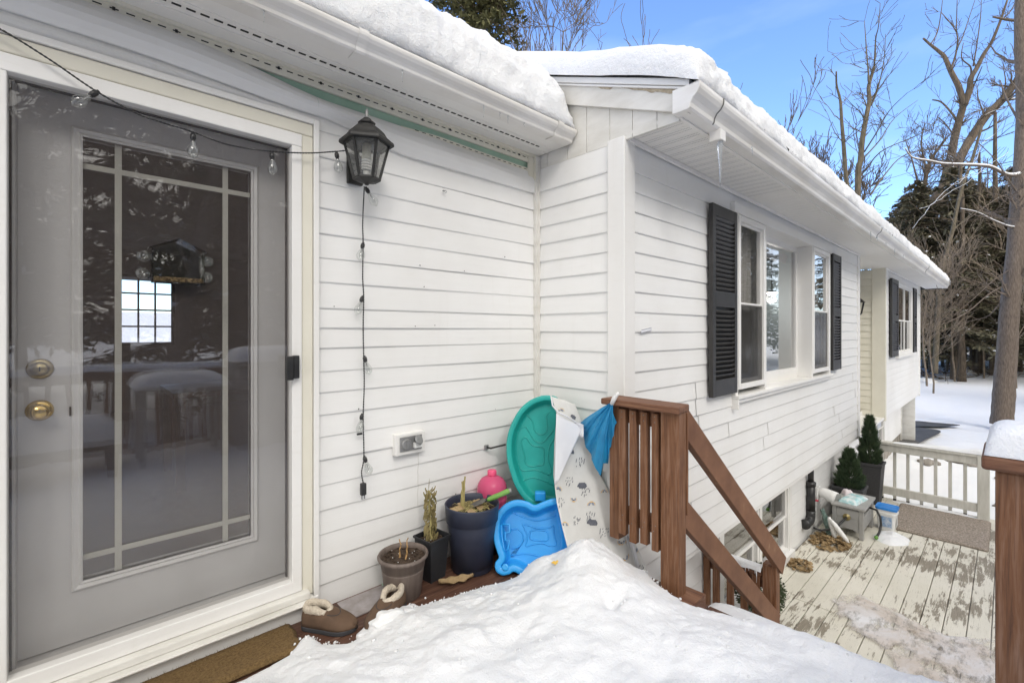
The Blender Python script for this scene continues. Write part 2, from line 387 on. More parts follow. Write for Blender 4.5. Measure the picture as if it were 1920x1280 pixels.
def children(o): return [c for c in COL.objects if c.parent == o]
def nz(x, y, z=0, f=1.): return noise.noise(Vector((x*f, y*f, z*f)))
def fbm(x, y, z=0, f=1., o=4):
    s = 0; a = 1; t = 0
    for i in range(o):
        s += a*noise.noise(Vector((x*f+i*7.3, y*f-i*3.1, z*f))); t += a; a *= .5; f *= 2.1
    return s/t
def smooth(t): t = max(0, min(1, t)); return t*t*(3-2*t)
# exposure-side settings
SKY_T = (1.16, 1.36, 1.70); WISP = (7.0, 7.9, 8.9); FILL_CLOUD = (9.1, 8.85, 8.4); SUN_E = 1.25; EXPO = .86

# ================================================================== HOUSE
DW = 2.30      # plane of the door wall
LW = 1.586     # plane of the long projecting wall
SX = 2.396     # plane of the short return wall
house = thing('house', 'white vinyl sided house with snow covered roofs, grey door and black shutters', 'house', (2.4, 2.3, 0))

def siding(mb, P0, d, n, L0, L1, zs, holes=(), lip=.014, wav=.002, seams=(), seg=.22, seed=0, base=0.):
    """lapped vinyl courses: every course leans out to a lip with a real underside"""
    P0, d, n = Vector(P0), Vector(d), Vector(n)
    for i in range(len(zs)-1):
        z0, z1 = zs[i], zs[i+1]; h = z1-z0
        cuts = sorted(set([z0, z1] + [z for H in holes for z in (H[2], H[3]) if z0 < z < z1]))
        for a, b in zip(cuts, cuts[1:]):
            iv = [(L0, L1)]
            for H in holes:
                if H[2] <= a+1e-6 and H[3] >= b-1e-6:
                    niv = []
                    for p, q in iv:
                        if H[0] > p: niv.append((p, min(q, H[0])))
                        if H[1] < q: niv.append((max(p, H[1]), q))
                    iv = [t for t in niv if t[1]-t[0] > .004]
            for p, q in iv:
                sp = [p] + sorted(s for s in (seams[i] if i < len(seams) and seams[i] else ()) if p < s < q) + [q]
                for si, (u0, u1) in enumerate(zip(sp, sp[1:])):
                    m = max(1, int((u1-u0)/seg)); rows = []
                    ex = .0035*(si % 2)
                    for k in range(m+1):
                        u = u0 + (u1-u0)*k/m
                        w = wav*nz(u*1.3, i*1.7+seed, seed) ; wz = .0022*nz(u*.7, i*2.3+seed, 5)
                        w2 = w + ex
                        def off(z):
                            t = (z-z0)/h
                            return base + lip*(1-t)**.8 + .002 + w2
                        zz = [a] + ([a+(b-a)*.05, a+(b-a)*.12] if a == z0 else []) + [a+(b-a)*.5, b]
                        pr = []
                        if a == z0: pr.append(P0 + d*u + n*(base+.001+w*.3) + Vector((0,0,z0+wz)))
                        for z in zz:
                            o_ = off(z) - (.0025 if (a == z0 and z == a) else 0)
                            pr.append(P0 + d*u + n*o_ + Vector((0,0,z+wz)))
                        rows.append(pr)
                    mb.grid(rows)

# --- door wall (y = 2.30)
zs_door = [-.022,.109,.231,.354,.472,.594,.72,.831,.94,1.049,1.153,1.267,1.368,1.463,1.592,1.71,1.83,1.955,2.08,2.205,2.33,2.41]
mb = MB()
siding(mb, (0,DW,0), (1,0,0), (0,-1,0), .836, SX-.02, zs_door, wav=.0045, seed=3, lip=.0072)
siding(mb, (0,DW,0), (1,0,0), (0,-1,0), -3.2, -.262, zs_door, wav=.003, seed=4)
# loose, bowed top courses above the door and lantern
def bowed(mb, x0, x1, zlo, zhi, bulge, lip=.016, n=40):
    rows = []
    for k in range(n+1):
        x = x0+(x1-x0)*k/n; a, b = zlo(x), zhi(x); pr = []
        pr.append((x, DW-.002, a))
        for t in (0, .04, .12, .3, .5, .7, .86, .95, 1.):
            o = lip*(1-t) + bulge(x)*sin(pi*min(1, t*1.0)) + .004
            pr.append((x, DW-o, a+(b-a)*t))
        pr.append((x, DW-.001, b+.003)); rows.append(pr)
    mb.grid(rows)
def topz(x): return 2.556 - .070*smooth((x-.30)/.62) - .012*smooth((x-1.2)/1.1)
bowed(mb, .836, SX-.02, lambda x: 2.325+.072*(1-smooth((x-.83)/.55)), topz, lambda x: .030*smooth((2.35-x)/.5)+.006)
bowed(mb, -3.2, .836, lambda x: 2.425-.03*smooth((x-.1)/.7)+.0, topz, lambda x: .034)
bowed(mb, -3.2, .836, lambda x: 2.366, lambda x: 2.426-.03*smooth((x-.1)/.7), lambda x: .014*smooth((.80-x)/.3), lip=.006)
door_wall = mb.build('siding_wall', 'siding', house, smooth=False)
door_wall['label'] = 'white lap siding wall beside the grey door with a loose bowed top course'
# hairline crack of old caulk below the outlet, nail heads and chips
mb = MB(); pts = [Vector((1.405+.006*nz(k*.5,2)-.004*k/14, DW-.0125, .665-.30*k/14)) for k in range(15)]
mb.tube(pts, .0012, 4).build('caulk_crack', 'aged_trim', house)
R = random.Random(19)
for k in range(16):
    i_ = R.randint(0, 18); x = .9+1.4*R.random(); z = zs_door[i_]+.006+.012*R.random()
    MB().blob((x, DW-.0125, z), .0022+.002*R.random(), 1, .5, 2, 1, .4, 1).build('nail_head', 'dark', house)
# sheathing and room box behind, green board showing above the fallen course
mb = MB().box(-3.2, SX, DW+.012, DW+.02, 2.40, 2.60)
g = mb.build('foam_board', 'green', house); g['label'] = 'green foam board exposed above the drooping top course'
mb = MB()
mb.box(.84, SX, DW+.004, DW+.05, -.25, 2.40).box(-3.2,-.27, DW+.004, DW+.05, -.25, 2.40).box(-.27,.84, DW+.006, DW+.06, 2.30, 2.40)
mb.build('sheathing', 'aged_trim', house)
# slotted nail hem strips above and on the dropped course
mb = MB().box(-3.2, SX-.05, DW-.006, DW+.010, 2.535, 2.592)
mb.build('nail_hem', 'cream', house, bevel=.001)
mb = MB()
x = -.4
k = 0
while x < 2.3:
    mb.box(x, x+.026, DW-.0085, DW-.0055, 2.561, 2.565)
    if k % 4 == 2: mb.obox((x+.012, DW-.0085, 2.563), .009, .004, .012)
    if x > 1.35:
        zt = topz(x)-.006
        mb.box(x+.01, x+.034, DW-.0085, DW-.0055, zt+.010, zt+.0135)
    x += .048; k += 1
mb.build('slot_pattern', 'dark', house)
mb = MB()
rows = []
for k in range(30):
    x = 1.3 + (SX-.06-1.3)*k/29; z = topz(x); rows.append([(x, DW-.0055, z-.004), (x, DW-.0055, z+.013+.004*smooth((x-1.3)/.3)-.01*(1-smooth((x-1.3)/.25)))])
mb.grid(rows).build('hem_lower', 'cream', house, solid=.002)
# vertical inside-corner and J channel bits
mb = MB().box(SX-.050, SX-.022, DW-.030, DW-.004, -.02, 2.585).box(SX-.024, SX-.006, DW-.034, DW-.012, -.02, 2.585)
mb.build('corner_channel', 'aged_trim', house, bevel=.002)
mb = MB().box(2.290, 2.345, DW-.013, DW-.0015, 2.42, 2.588).box(2.342, 2.3465, DW-.030, DW-.012, 2.42, 2.588)
mb.build('channel_end', 'cream', house)

# --- short return wall (x = 2.396) from the inside corner to the outside corner
zs_r = [1.469 + .124*k for k in range(-14, 9)]
zs_r = [z for z in zs_r if z < 2.44] + [2.505]
mb = MB()
siding(mb, (SX,0,0), (0,1,0), (-1,0,0), LW+.045, DW-.012, [z for z in zs_r if z > -.27-.01], wav=.002, seed=9, lip=.0095)
sw = mb.build('siding_wall', 'siding', house); sw['label'] = 'short return wall of white lap siding'
# long wall with its window opening
WX0, WX1, WZ0, WZ1 = 3.985, 6.985, .80, 2.37
W2 = (12.22, 14.42, .825, 2.36)
mb = MB()
R = random.Random(4)
seams = []
for i in range(len(zs_r)-1):
    s = []
    if i < 8: s = [3.0+R.random()*1.5 + 1.9*k + R.random()*.5 for k in range(3) if R.random() < .75]
    seams.append(s)
seams[9] = [3.33]; seams[8] = [3.33, 5.7]
siding(mb, (0,LW,0), (1,0,0), (0,-1,0), SX+.09, 8.74, zs_r, holes=[(WX0, WX1, WZ0, WZ1)], seams=seams, wav=.003, seed=12, lip=.0095)
siding(mb, (0,LW,0), (1,0,0), (0,-1,0), 11.0, 15.93, zs_r, holes=[W2], wav=.003, seed=13, lip=.0095)
lw = mb.build('siding_wall', 'siding', house); lw['label'] = 'long front wall of white lap siding carrying the shuttered windows'
# recess at the front entry
mb = MB()
siding(mb, (11.0,0,0), (0,1,0), (-1,0,0), LW+.17, 2.1, zs_r, wav=.002, seed=15)
siding(mb, (0,2.1,0), (1,0,0), (0,-1,0), 8.8, 11.0, zs_r, holes=[(9.2,10.2,-.3,2.1)], wav=.002, seed=16)
rc = mb.build('siding_wall', 'cream', house); rc['label'] = 'cream sided entry recess'
mb = MB().box(9.2,10.2,2.08,2.14,-.27,2.1)
mb.build('front_door','grey_door',house,bevel=.004)
# corner boards
mb = MB().box(SX-.022, SX+.098, LW-.022, LW-.004, -.29, 2.52).box(SX-.0235, SX-.003, LW-.0235, LW+.098, -.29, 2.52)
each(mb, 'corner_board', 'trim', house, bevel=.004)
mb = MB().box(8.70, 8.80, LW-.022, LW+.0, -.29, 2.54).box(8.79, 8.81, LW-.024, LW+.2, -.29, 2.54)
each(mb, 'corner_board', 'trim', house, bevel=.004)
mb = MB().box(10.975, 11.08, LW-.024, LW-.003, -.33, 2.54).box(10.972, 10.995, LW-.026, LW+.18, -.33, 2.54)
each(mb, 'corner_board', 'cream', house, bevel=.004)
mb = MB().box(15.86, 15.95, LW-.024, LW-.003, -.33, 2.54).box(15.93, 15.955, LW-.026, LW+.1, -.33, 2.54)
each(mb, 'corner_board', 'trim', house, bevel=.004)
# lower storey wall and overhang underside
zs_l = [-1.30+.124*k for k in range(0, 9)]
BW = 1.72
mb = MB()
BX0, BX1 = 4.02, 5.86
siding(mb, (0,BW,0), (1,0,0), (0,-1,0), SX+.01, 8.8, zs_l, holes=[(BX0, BX1, -1.15, -.30)], wav=.003, seed=21, lip=.010)
siding(mb, (0,1.92,0), (1,0,0), (0,-1,0), 8.8, 15.7, zs_l+[-.18], holes=[(12.1,13.1,-1.2,-.35)], wav=.003, seed=22, lip=.010)
lw2 = mb.build('siding_wall', 'siding', house); lw2['label'] = 'lower storey wall of white siding above the painted deck'
mb = MB().box(SX+.002, 8.8, BW+.002, BW+.2, -1.65, -1.30).box(8.8, 15.7, 1.925, 2.1, -1.75, -1.30)
mb.build('foundation', 'stone', house)
mb = MB().box(8.775, 8.80, BW-.02, 1.93, -1.65, -.28).box(15.66,15.72,1.895,1.96,-1.6,-.28)
each(mb, 'corner_board', 'aged_trim', house)
mb = MB().box(SX+.01, 8.78, LW+.003, BW+.1, -.285, -.262).box(8.79, 15.93, LW+.003, 2.2, -.287, -.264).box(SX+.003, 15.9, LW-.006, LW+.006, -.300, -.268)
mb.build('overhang_soffit', 'trim', house)
# backing so that no light leaks between courses
mb = MB()
mb.box(SX+.012, 3.9, LW+.012, LW+.06, -.26, 2.5).box(3.9, 7.0, LW+.012, LW+.06, -.26, .76).box(3.9,7.05, LW+.012, LW+.06, 2.38, 2.5).box(7.05, 8.74, LW+.012, LW+.06, -.26, 2.5)
mb.box(11.02,W2[0],LW+.012,LW+.06,-.26,2.5).box(W2[1],15.9,LW+.012,LW+.06,-.26,2.5).box(W2[0],W2[1],LW+.012,LW+.06,-.26,W2[2]).box(W2[0],W2[1],LW+.012,LW+.06,W2[3],2.5)
mb.box(SX+.012, SX+.05, LW+.07, DW+.3, -.26, 2.5)
mb.box(15.85,15.92,LW+.07,7.,-1.6,2.6)
each(mb, 'wall_core', 'aged_trim', house)

# --- gable end of the projecting wing: vertical boards, frieze, rake fascia
mb = MB()
ys = [LW-.36+.0, 1.36, 1.52, 1.68, 1.86, 2.02, 2.20, 2.38, 2.6, 2.9, 3.2]
for a, b in zip(ys, ys[1:]):
    za = 2.5; zb = 2.68 + .41*(a-1.12); zc = 2.68 + .41*(b-1.12)
    mb.extr([(SX-.004, a+.0015, za), (SX-.004, b-.0015, za), (SX-.004, b-.0015, zc), (SX-.004, a+.0015, zb)], (.02,0,0))
gp = mb.build('gable_boards', 'aged_trim', house, bevel=.002); gp['label'] = 'weathered vertical boards in the gable end'
mb = MB().extr([(SX+.017,1.25,2.55),(SX+.017,3.2,2.55),(SX+.017,3.2,3.48),(SX+.017,1.25,2.70)], (.02,0,0))
mb.build('gable_backing', 'aged_trim', house)
def rake(mb, x0, x1, y0, y1, lo, hi):
    f = lambda y: 2.68 + .41*(y-1.12)
    mb.extr([(x0,y0,f(y0)+lo),(x0,y1,f(y1)+lo),(x0,y1,f(y1)+hi),(x0,y0,f(y0)+hi)], (x1-x0,0,0))
mb = MB(); rake(mb, SX-.028, SX-.004, 1.16, 3.2, -.185, -.045); a = mb.build('rake_board', 'aged_trim', house, bevel=.003)
a['label'] = 'white rake board with peeling paint'
mb = MB(); rake(mb, SX-.046, SX-.003, 1.15, 3.2, -.045, -.006); rake(mb, SX-.04, SX-.003, 1.15, 3.2, -.062, -.048)
mb.build('rake_trim', 'trim', house, bevel=.003)
# peeled strip under the trim
mb = MB(); R = random.Random(2)
f = lambda y: 2.68 + .41*(y-1.12)
for (ya, yb, hh) in ((1.175, 1.56, .036), (1.64, 1.75, .022)):
    top, bot = [], []
    for k in range(29):
        t = k/28; yy = ya+(yb-ya)*t; e = min(1, 5*t, 5*(1-t)); top.append((SX-.0305, yy, f(yy)-.0625-.004*e*abs(nz(yy*30,1)))); bot.append((SX-.0305, yy, f(yy)-.0635-hh*e*(.45+.9*abs(nz(yy*17,4)))*(1.3-t)))
    mb.grid([top, bot])
mb.build('bare_wood_patch', mottled('bare_rotten_wood', (.33,.27,.19), (.50,.43,.32), 30., .9, 4), house)
# soffit of the projecting wing with ribs, entry recess included
ZS = 2.524
mb = MB(); mb.box(SX-.002, 17.35, 1.20, LW+.001, ZS, ZS+.02); mb.box(8.8, 11.0, LW, 2.12, ZS+.001, ZS+.021)
x = SX+.03
while x < 17.3:
    mb.box(x, x+.005, 1.235, LW-.03, ZS-.0016, ZS+.001); x += .105
mb.box(SX+.0, 17.3, 1.212, 1.236, ZS-.014, ZS+.002)
mb.build('soffit', 'soffit', house)
mb = MB().box(SX+.02, 8.72, LW-.034, LW-.012, ZS-.028, ZS-.001).box(11.0, 15.93, LW-.034, LW-.012, ZS-.028, ZS-.001)
mb.build('frieze_channel', 'trim', house, bevel=.003)
mb = MB(); R = random.Random(5)
for i in range(0, 18):        # perforations of the near soffit panels
    xx = SX+.06+i*.105
    for q in range(34):
        for w in range(2): mb.box(xx+w*.026+.0, xx+w*.026+.006, 1.25+q*.0095, 1.2545+q*.0095, ZS-.0015, ZS+.001)
mb.build('soffit_perforations', mottled('pierced_vinyl', (.42,.42,.41), (.50,.50,.49), 9.), house)
# gutters (ogee profile)
def ogee(y_back, y_front, z0, h):
    w = y_back - y_front
    return [(y_back, z0), (y_front+w*.42, z0), (y_front+w*.36, z0+h*.08), (y_front+w*.34, z0+h*.25), (y_front+w*.26, z0+h*.42), (y_front+w*.10, z0+h*.58), (y_front+w*.02, z0+h*.74), (y_front, z0+h*.86), (y_front, z0+h), (y_front+.012, z0+h), (y_front+.012, z0+h*.9)]
def gutter(x0, x1, yb, yf, z0, h, name='gutter'):
    pr = ogee(yb, yf, z0, h); mb = MB(); rows = []
    m = max(2, int((x1-x0)/.4))
    for k in range(m+1):
        x = x0+(x1-x0)*k/m; s = .0025*nz(x*.8, 3)
        rows.append([(x, y, z+s) for y, z in pr])
    mb.grid(rows)
    g = mb.build(name, 'gutter', house, solid=.003)
    cap = MB()
    for x in (x0-.002, x1+.002):
        cap.extr([(x, y, z) for y, z in pr[:9]] + [(x, yb, z0+h)], (.003,0,0))
    each(cap, 'end_cap', 'gutter', g, bevel=.001)
    return g
g1 = gutter(2.335, 17.4, 1.235, 1.085, ZS-.004, .125)
g1['label'] = 'long white gutter under the projecting roof'
mb = MB()
for xx in (2.62, 7.35, 12.4):
    pr = ogee(1.235, 1.085, ZS-.004, .125)[1:9]
    mb.tube([(xx, y-.004, z) for y, z in pr], .004, 6)
each(mb, 'gutter_seam', 'steel', g1)
pr = ogee(1.235, 1.085, ZS-.004, .125)
mb = MB().box(2.70, 2.77, 1.13, 1.20, 2.46, 2.522)
mb.build('downspout_outlet', 'gutter', g1, bevel=.004)
g2 = gutter(-3.2, 2.372, 2.035, 1.925, 2.590, .075, 'gutter')
g2['label'] = 'white gutter over the grey door'
def sleeve(x, w=.05):
    pr = ogee(2.035, 1.921, 2.586, .083); rows = [[(x+q, y-.003, z-.001) for y, z in pr] for q in (0, w)]
    return MB().grid(rows).build('gutter_joint', 'gutter', g2, solid=.003)
sleeve(.885, .045); sleeve(2.19, .05)
# left soffit, fascia, vent slots
mb = MB().box(-3.2, SX-.012, 2.03, DW+.03, 2.594, 2.612); x=-3
mb.box(-3.2, SX-.02, 2.195, 2.205, 2.590, 2.595).box(-3.2, SX-.02, 2.118, 2.124, 2.591, 2.595)
mb.build('soffit', 'soffit', house)
mb = MB().box(-3.2, SX-.01, DW-.022, DW-.0, 2.578, 2.5935)
mb.build('frieze_channel', 'cream', house)
mb = MB(); x = -.3
while x < 2.26:
    mb.box(x, x+.030, 2.152, 2.162, 2.5915, 2.5945); x += .046
mb.build('vent_slots', 'dark', house)
mb = MB().box(-3.2, SX-.02, 2.02, 2.034, 2.60, 2.70)
mb.build('fascia', 'trim', house)
# roofs
def rslab(mb, x0, x1, y0, y1, z0, t, pitch=.41):
    mb.extr([(x0,y0,z0),(x0,y1,z0+pitch*(y1-y0)),(x0,y1,z0+pitch*(y1-y0)+t),(x0,y0,z0+t)], (x1-x0,0,0))
mb = MB(); rslab(mb, SX-.03, 17.42, 1.115, 6.2, 2.678, .014); rslab(mb, -3.3, SX-.035, 1.945, 6.2, 2.655, .016)
mb.extr([(-3.3,6.2,4.40),(-3.3,11.2,2.3),(-3.3,11.2,2.32),(-3.3,6.2,4.42)], (20.7,0,0))
mb.box(17.3,17.33,1.2,6.2,2.5,2.7)
mb.build('roof', 'shingle', house)
mb = MB(); R = random.Random(8)        # shingle tabs showing at the rake edge
y = 1.12
while y < 3.0:
    w = .13; z = 2.692+.41*(y-1.12)
    mb.extr([(SX-.052, y, z), (SX-.052, y+w, z+.41*w), (SX-.052, y+w, z+.41*w+.004), (SX-.052, y, z+.016)], (.12,0,0)); y += w
mb.build('shingle_tabs', 'shingle', house)
mb = MB().box(SX-.03, 17.4, 1.10, 1.116, 2.652, 2.69).box(-3.2, SX-.04, 1.93, 1.945, 2.645, 2.672)
mb.build('drip_edge', 'dark', house)

# --- windows
def sash_window(x0, x1, z0, z1, y, name='window', split=.5, vert=0, screen=False, fr=.045, dep=.05, mat='trim', cur=True):
    mb = MB(); t = fr
    mb.box(x0, x0+t, y-.01, y+dep, z0, z1).box(x1-t, x1, y-.01, y+dep, z0, z1).box(x0+t, x1-t, y-.012, y+dep, z0, z0+t).box(x0+t, x1-t, y-.012, y+dep, z1-t, z1)
    w = mb.build(name, mat, house, bevel=.003)
    a, b, c, d = x0+t, x1-t, z0+t, z1-t; zm = c+(d-c)*split
    s = MB(); q = .022
    def ring(yy, zl, zh):
        s.box(a, a+q, yy, yy+.02, zl, zh).box(b-q, b, yy, yy+.02, zl, zh).box(a+q, b-q, yy+.0005, yy+.0195, zl, zl+q*1.3).box(a+q, b-q, yy+.0005, yy+.0195, zh-q, zh)
    ring(y+.012, zm-.012, d); s2 = s; s = MB(); ring(y+.03, c, zm+.012)
    s2.build('sash', mat, w, bevel=.002); s.build('sash', mat, w, bevel=.002)
    if vert: MB().box((a+b)/2-.018, (a+b)/2+.018, y+.004, y+.034, c, d).build('mullion', mat, w, bevel=.002)
    MB().box(a+q, b-q, y+.022, y+.0245, zm+.01, d-q).build('pane', 'glass', w)
    MB().box(a+q, b-q, y+.041, y+.0435, c+q, zm-.01).build('pane', 'glass', w)
    if screen: MB().box(a+.004, b-.004, y+.006, y+.0075, c, zm).build('screen', 'window_screen', w)
    return w
# big three part window: flanking sashes stand proud of the set back picture pane
mb = MB()
mb.box(3.982, 4.035, 1.545, 1.70, .785, 2.345).box(6.94, 6.985, 1.545, 1.70, .785, 2.345)
mb.box(3.95, 7.02, 1.535, 1.72, 2.335, 2.42)
each(mb, 'window_casing', 'trim', house, bevel=.004)
mb = MB(); mb.box(3.975, 7.0, 1.515, 1.76, .785, .815).box(3.99, 6.98, 1.54, 1.70, .745, .784).box(3.975, 4.0, 1.52, 1.6, .70, .785)
mb.build('window_sill', 'trim', house, bevel=.005)
w1 = sash_window(4.04, 4.665, .86, 2.33, 1.55, split=.49, screen=True); w1['label'] = 'near side sash window of the three part window'
w3 = sash_window(6.22, 6.93, .86, 2.33, 1.55, split=.49, screen=True); w3['label'] = 'far side sash window of the three part window'
mb = MB().box(4.665, 4.70, 1.545, 1.735, .815, 2.335).box(6.19, 6.22, 1.545, 1.735, .815, 2.335)
each(mb, 'window_jamb', 'trim', house, bevel=.003)
mb = MB(); X0, X1, Z0, Z1 = 4.70, 6.19, .815, 2.335
mb.box(X0, X0+.05, 1.70, 1.75, Z0, Z1).box(X1-.05, X1, 1.70, 1.75, Z0, Z1).box(X0+.05, X1-.05, 1.699, 1.75, Z0, Z0+.11).box(X0+.05, X1-.05, 1.699, 1.75, Z1-.06, Z1)
pw = mb.build('window', 'trim', house, bevel=.003); pw['label'] = 'set back picture window with a lit lamp behind the glass'
MB().box(X0+.045, X1-.045, 1.722, 1.726, Z0+.1, Z1-.05).build('pane', 'glass', pw)
# curtains of the side sashes, blind head in the picture window
for (a, b) in ((4.1, 4.62), (6.28, 6.88)):
    rows = [[(a+(b-a)*k/60, 1.66+.012*sin(k*1.05), z) for k in range(61)] for z in (.9, 2.3)]
    MB().grid(rows).build('curtain', 'curtain', house, solid=.003)
for k in range(3): MB().box(4.8, 6.1, 1.775+.01*k, 1.783+.01*k, 2.20-.025*k, 2.24-.025*k).build('blind_slat', 'white_pl', house)
# second window on the far section
w4 = sash_window(W2[0]+.03, W2[1]-.02, W2[2]+.02, W2[3]-.01, 1.555, split=.48, vert=1, fr=.06); w4['label'] = 'far window with black shutters'
mb = MB().box(W2[0], W2[1], 1.52, 1.60, W2[2]-.04, W2[2]+.018).box(W2[0]-.01, W2[1]+.01, 1.55, 1.62, W2[3], W2[3]+.05); mb.build('window_sill', 'trim', house, bevel=.004)
# basement pair
for (a, b) in ((BX0+.03, 4.90), (4.96, BX1-.03)):
    w = sash_window(a, b, -1.11, -.32, BW-.03, split=.48, fr=.035); w['label'] = 'low basement sash window behind the stair rail'
mb = MB().box(4.90, 4.96, BW-.05, BW+.05, -1.13, -.30).box(BX0-.035, BX0+.03, BW-.045, BW+.05, -1.13, -.30).box(BX1-.03, BX1+.04, BW-.045, BW+.05, -1.13, -.30).box(BX0-.05, BX1+.06, BW-.075, BW+.05, -1.19, -1.115)
each(mb, 'window_casing', 'trim', house, bevel=.003)
w = sash_window(12.13, 13.07, -1.17, -.35, 1.88, split=.5); w['label'] = 'small lower window beyond the potted conifers'
# shutters
def shutter(x0, x1, z0, z1, y=1.558, midz=None):
    midz = midz or (z0+z1)/2; t = .05 if x1-x0 < .6 else .07
    mb = MB(); d = .035
    mb.box(x0, x0+t, y-d, y, z0, z1).box(x1-t, x1, y-d, y, z0, z1)
    mb.box(x0+t, x1-t, y-d+.001, y-.001, z1-.09, z1-.001).box(x0+t, x1-t, y-d+.001, y-.001, midz-.06, midz+.06).box(x0+t, x1-t, y-d+.001, y-.001, z0+.001, z0+.13)
    s = mb.build('shutter', 'shutter', house, bevel=.003)
    lv = MB(); z = z0+.15
    while z < z1-.10:
        if abs(z-midz) > .075:
            c = Vector(((x0+x1)/2, y-.019, z)); lv.obox(c, x1-x0-2*t+.01, .036, .007, Matrix.Rotation(radians(-48), 3, 'X'))
        z += .036
    lv.build('louvres', 'shutter', s)
    MB().box(x0+t, x1-t, y-.003, y-.001, z0+.1, z1-.08).build('shutter_back', 'black', s)
    return s
s = shutter(3.50, 3.965, .845, 2.325, midz=1.60); s['label'] = 'nearest tall charcoal louvred shutter left of the big window'
s = shutter(7.03, 7.45, .845, 2.345, midz=1.60); s['label'] = 'charcoal louvred shutter right of the big window'
s = shutter(11.42, 12.19, .84, 2.37); s['label'] = 'charcoal louvred shutter left of the far window'
s = shutter(14.45, 14.95, .84, 2.37); s['label'] = 'last charcoal shutter near the far corner'

# --- door assembly
JX0, JX1 = -.178, .717
mb = MB()           # white storm door frame
mb.box(JX0-.052, JX0, 2.262, 2.335, .14, 2.215).box(JX1, JX1+.045, 2.262, 2.335, .14, 2.215).box(JX0-.052, JX1+.045, 2.2625, 2.3345, 2.2155, 2.275).box(JX0-.052, JX1+.045, 2.2625, 2.3345, .135, .192)
sd = mb.build('storm_door', 'trim', house, bevel=.004); sd['label'] = 'full view storm door with a white frame'
MB().quad((JX0-.003,2.302,.19),(JX1+.003,2.302,.19),(JX1+.003,2.302,2.218),(JX0-.003,2.302,2.218)).build('storm_pane', 'storm_glass', sd)
mb = MB().box(JX1-.030, JX1-.002, 2.232, 2.265, 1.128, 1.238).box(JX1+.0, JX1+.026, 2.238, 2.265, 1.134, 1.240)
mb.build('latch', 'black', sd, bevel=.003)
mb = MB()           # dark weather strip round the opening
mb.box(JX0-.001, JX0+.006, 2.325, 2.345, .19, 2.22).box(JX1-.006, JX1+.001, 2.325, 2.345, .19, 2.22).box(JX0, JX1, 2.3255, 2.3445, 2.212, 2.22)
mb.build('weather_strip', 'black', sd)
mb = MB()           # cream casing and its outer channel
mb.box(JX1+.047, .815, 2.270, 2.345, .10, 2.2785).box(-.255, JX0-.054, 2.270, 2.345, .10, 2.2785).box(-.255, .815, 2.2705, 2.3455, 2.279, 2.338)
mb.build('door_casing', 'cream', house, bevel=.006)
mb = MB().box(.817, .842, 2.262, 2.34, -.0, 2.366).box(-.285, -.257, 2.262, 2.34, 0, 2.366).box(-.257, .817, 2.2625, 2.34, 2.340, 2.366)
mb.build('casing_channel', 'trim', house, bevel=.003)
mb = MB().box(-.26, .79, 2.232, 2.42, .100, .133).box(-.26, .81, 2.20, 2.35, .088, .0995)
mb.build('door_sill', 'aged_trim', house, bevel=.006)
mb = MB().box(-.34, .835, 2.255, 2.33, -.02, .0875)
mb.build('kick_board', 'trim', house, bevel=.003)
mb = MB()           # grey jambs between storm door and entry door
mb.box(JX0-.05, JX0+.012, 2.336, 2.50, .134, 2.25).box(JX1+.02, JX1+.06, 2.336, 2.50, .134, 2.25).box(JX0-.05, JX1+.06, 2.337, 2.50, 2.2505, 2.30).box(JX0, JX1+.02, 2.337, 2.47, .1335, .165)
mb.build('door_jamb', 'grey_door', house, bevel=.002)
# entry door: slab with a cut-out for the glass
DY = 2.42; gx0, gx1, gz0, gz1 = .007, .583, .398, 2.096
mb = MB()
mb.box(-.165, gx0, DY, DY+.044, .172, 2.249).box(gx1, .745, DY, DY+.044, .172, 2.249).box(gx0, gx1, DY, DY+.044, .172, gz0).box(gx0, gx1, DY, DY+.044, gz1, 2.249)
ed = mb.build('entry_door', 'grey_door', house); ed['label'] = 'grey entry door with a tall divided glass pane'
mb = MB()           # mitred raised moulding round the glass
def mitre(x0, x1, z0, z1, prof):
    loops = []
    for o, h in prof: loops.append([(x0-o, DY-h, z0-o), (x1+o, DY-h, z0-o), (x1+o, DY-h, z1+o), (x0-o, DY-h, z1+o)])
    mb.grid(loops, closed=True)
mitre(gx0, gx1, gz0, gz1, [(0, -.02), (0, .008), (.006, .012), (.012, .006), (.018, .010), (.024, .013), (.030, .008), (.034, -.001)])
mb.build('lite_moulding', 'grey_door_lite', ed)
mb = MB()
for xm in (.111, .482): mb.box(xm-.011, xm+.011, DY+.006, DY+.013, gz0, gz1)
for zm in (.483, 1.988): mb.box(gx0, gx1, DY+.0065, DY+.0125, zm-.011, zm+.011)
mb.build('muntin', 'muntin', ed, bevel=.002)
MB().box(gx0-.005, gx1+.005, DY+.016, DY+.020, gz0-.005, gz1+.005).build('pane', 'glass', ed)
RX = Matrix.Rotation(radians(90), 3, 'X')
MB().lathe([(0,-.016),(.020,-.016),(.021,-.012),(.017,-.010),(.030,-.010),(.036,-.004),(.037,.002)], (-.108, DY-.002, 1.215), 32, Matrix.Rotation(radians(-90),3,'X')).build('deadbolt', 'old_brass', ed, smooth=True)
MB().lathe([(0,.066),(.022,.064),(.028,.054),(.027,.042),(.014,.030),(.012,.016),(.030,.010),(.038,.002),(.038,-.002)], (-.109, DY-.002, 1.063), 32, RX).build('door_knob', 'brass', ed, smooth=True)
MB().obox((-.108, DY-.019, 1.215), .003, .004, .018).build('key_slot', 'dark', ed)
MB().obox((.022-.05, DY-.004, 1.05), .005, .006, .035).build('latch_mark', 'dark', ed)

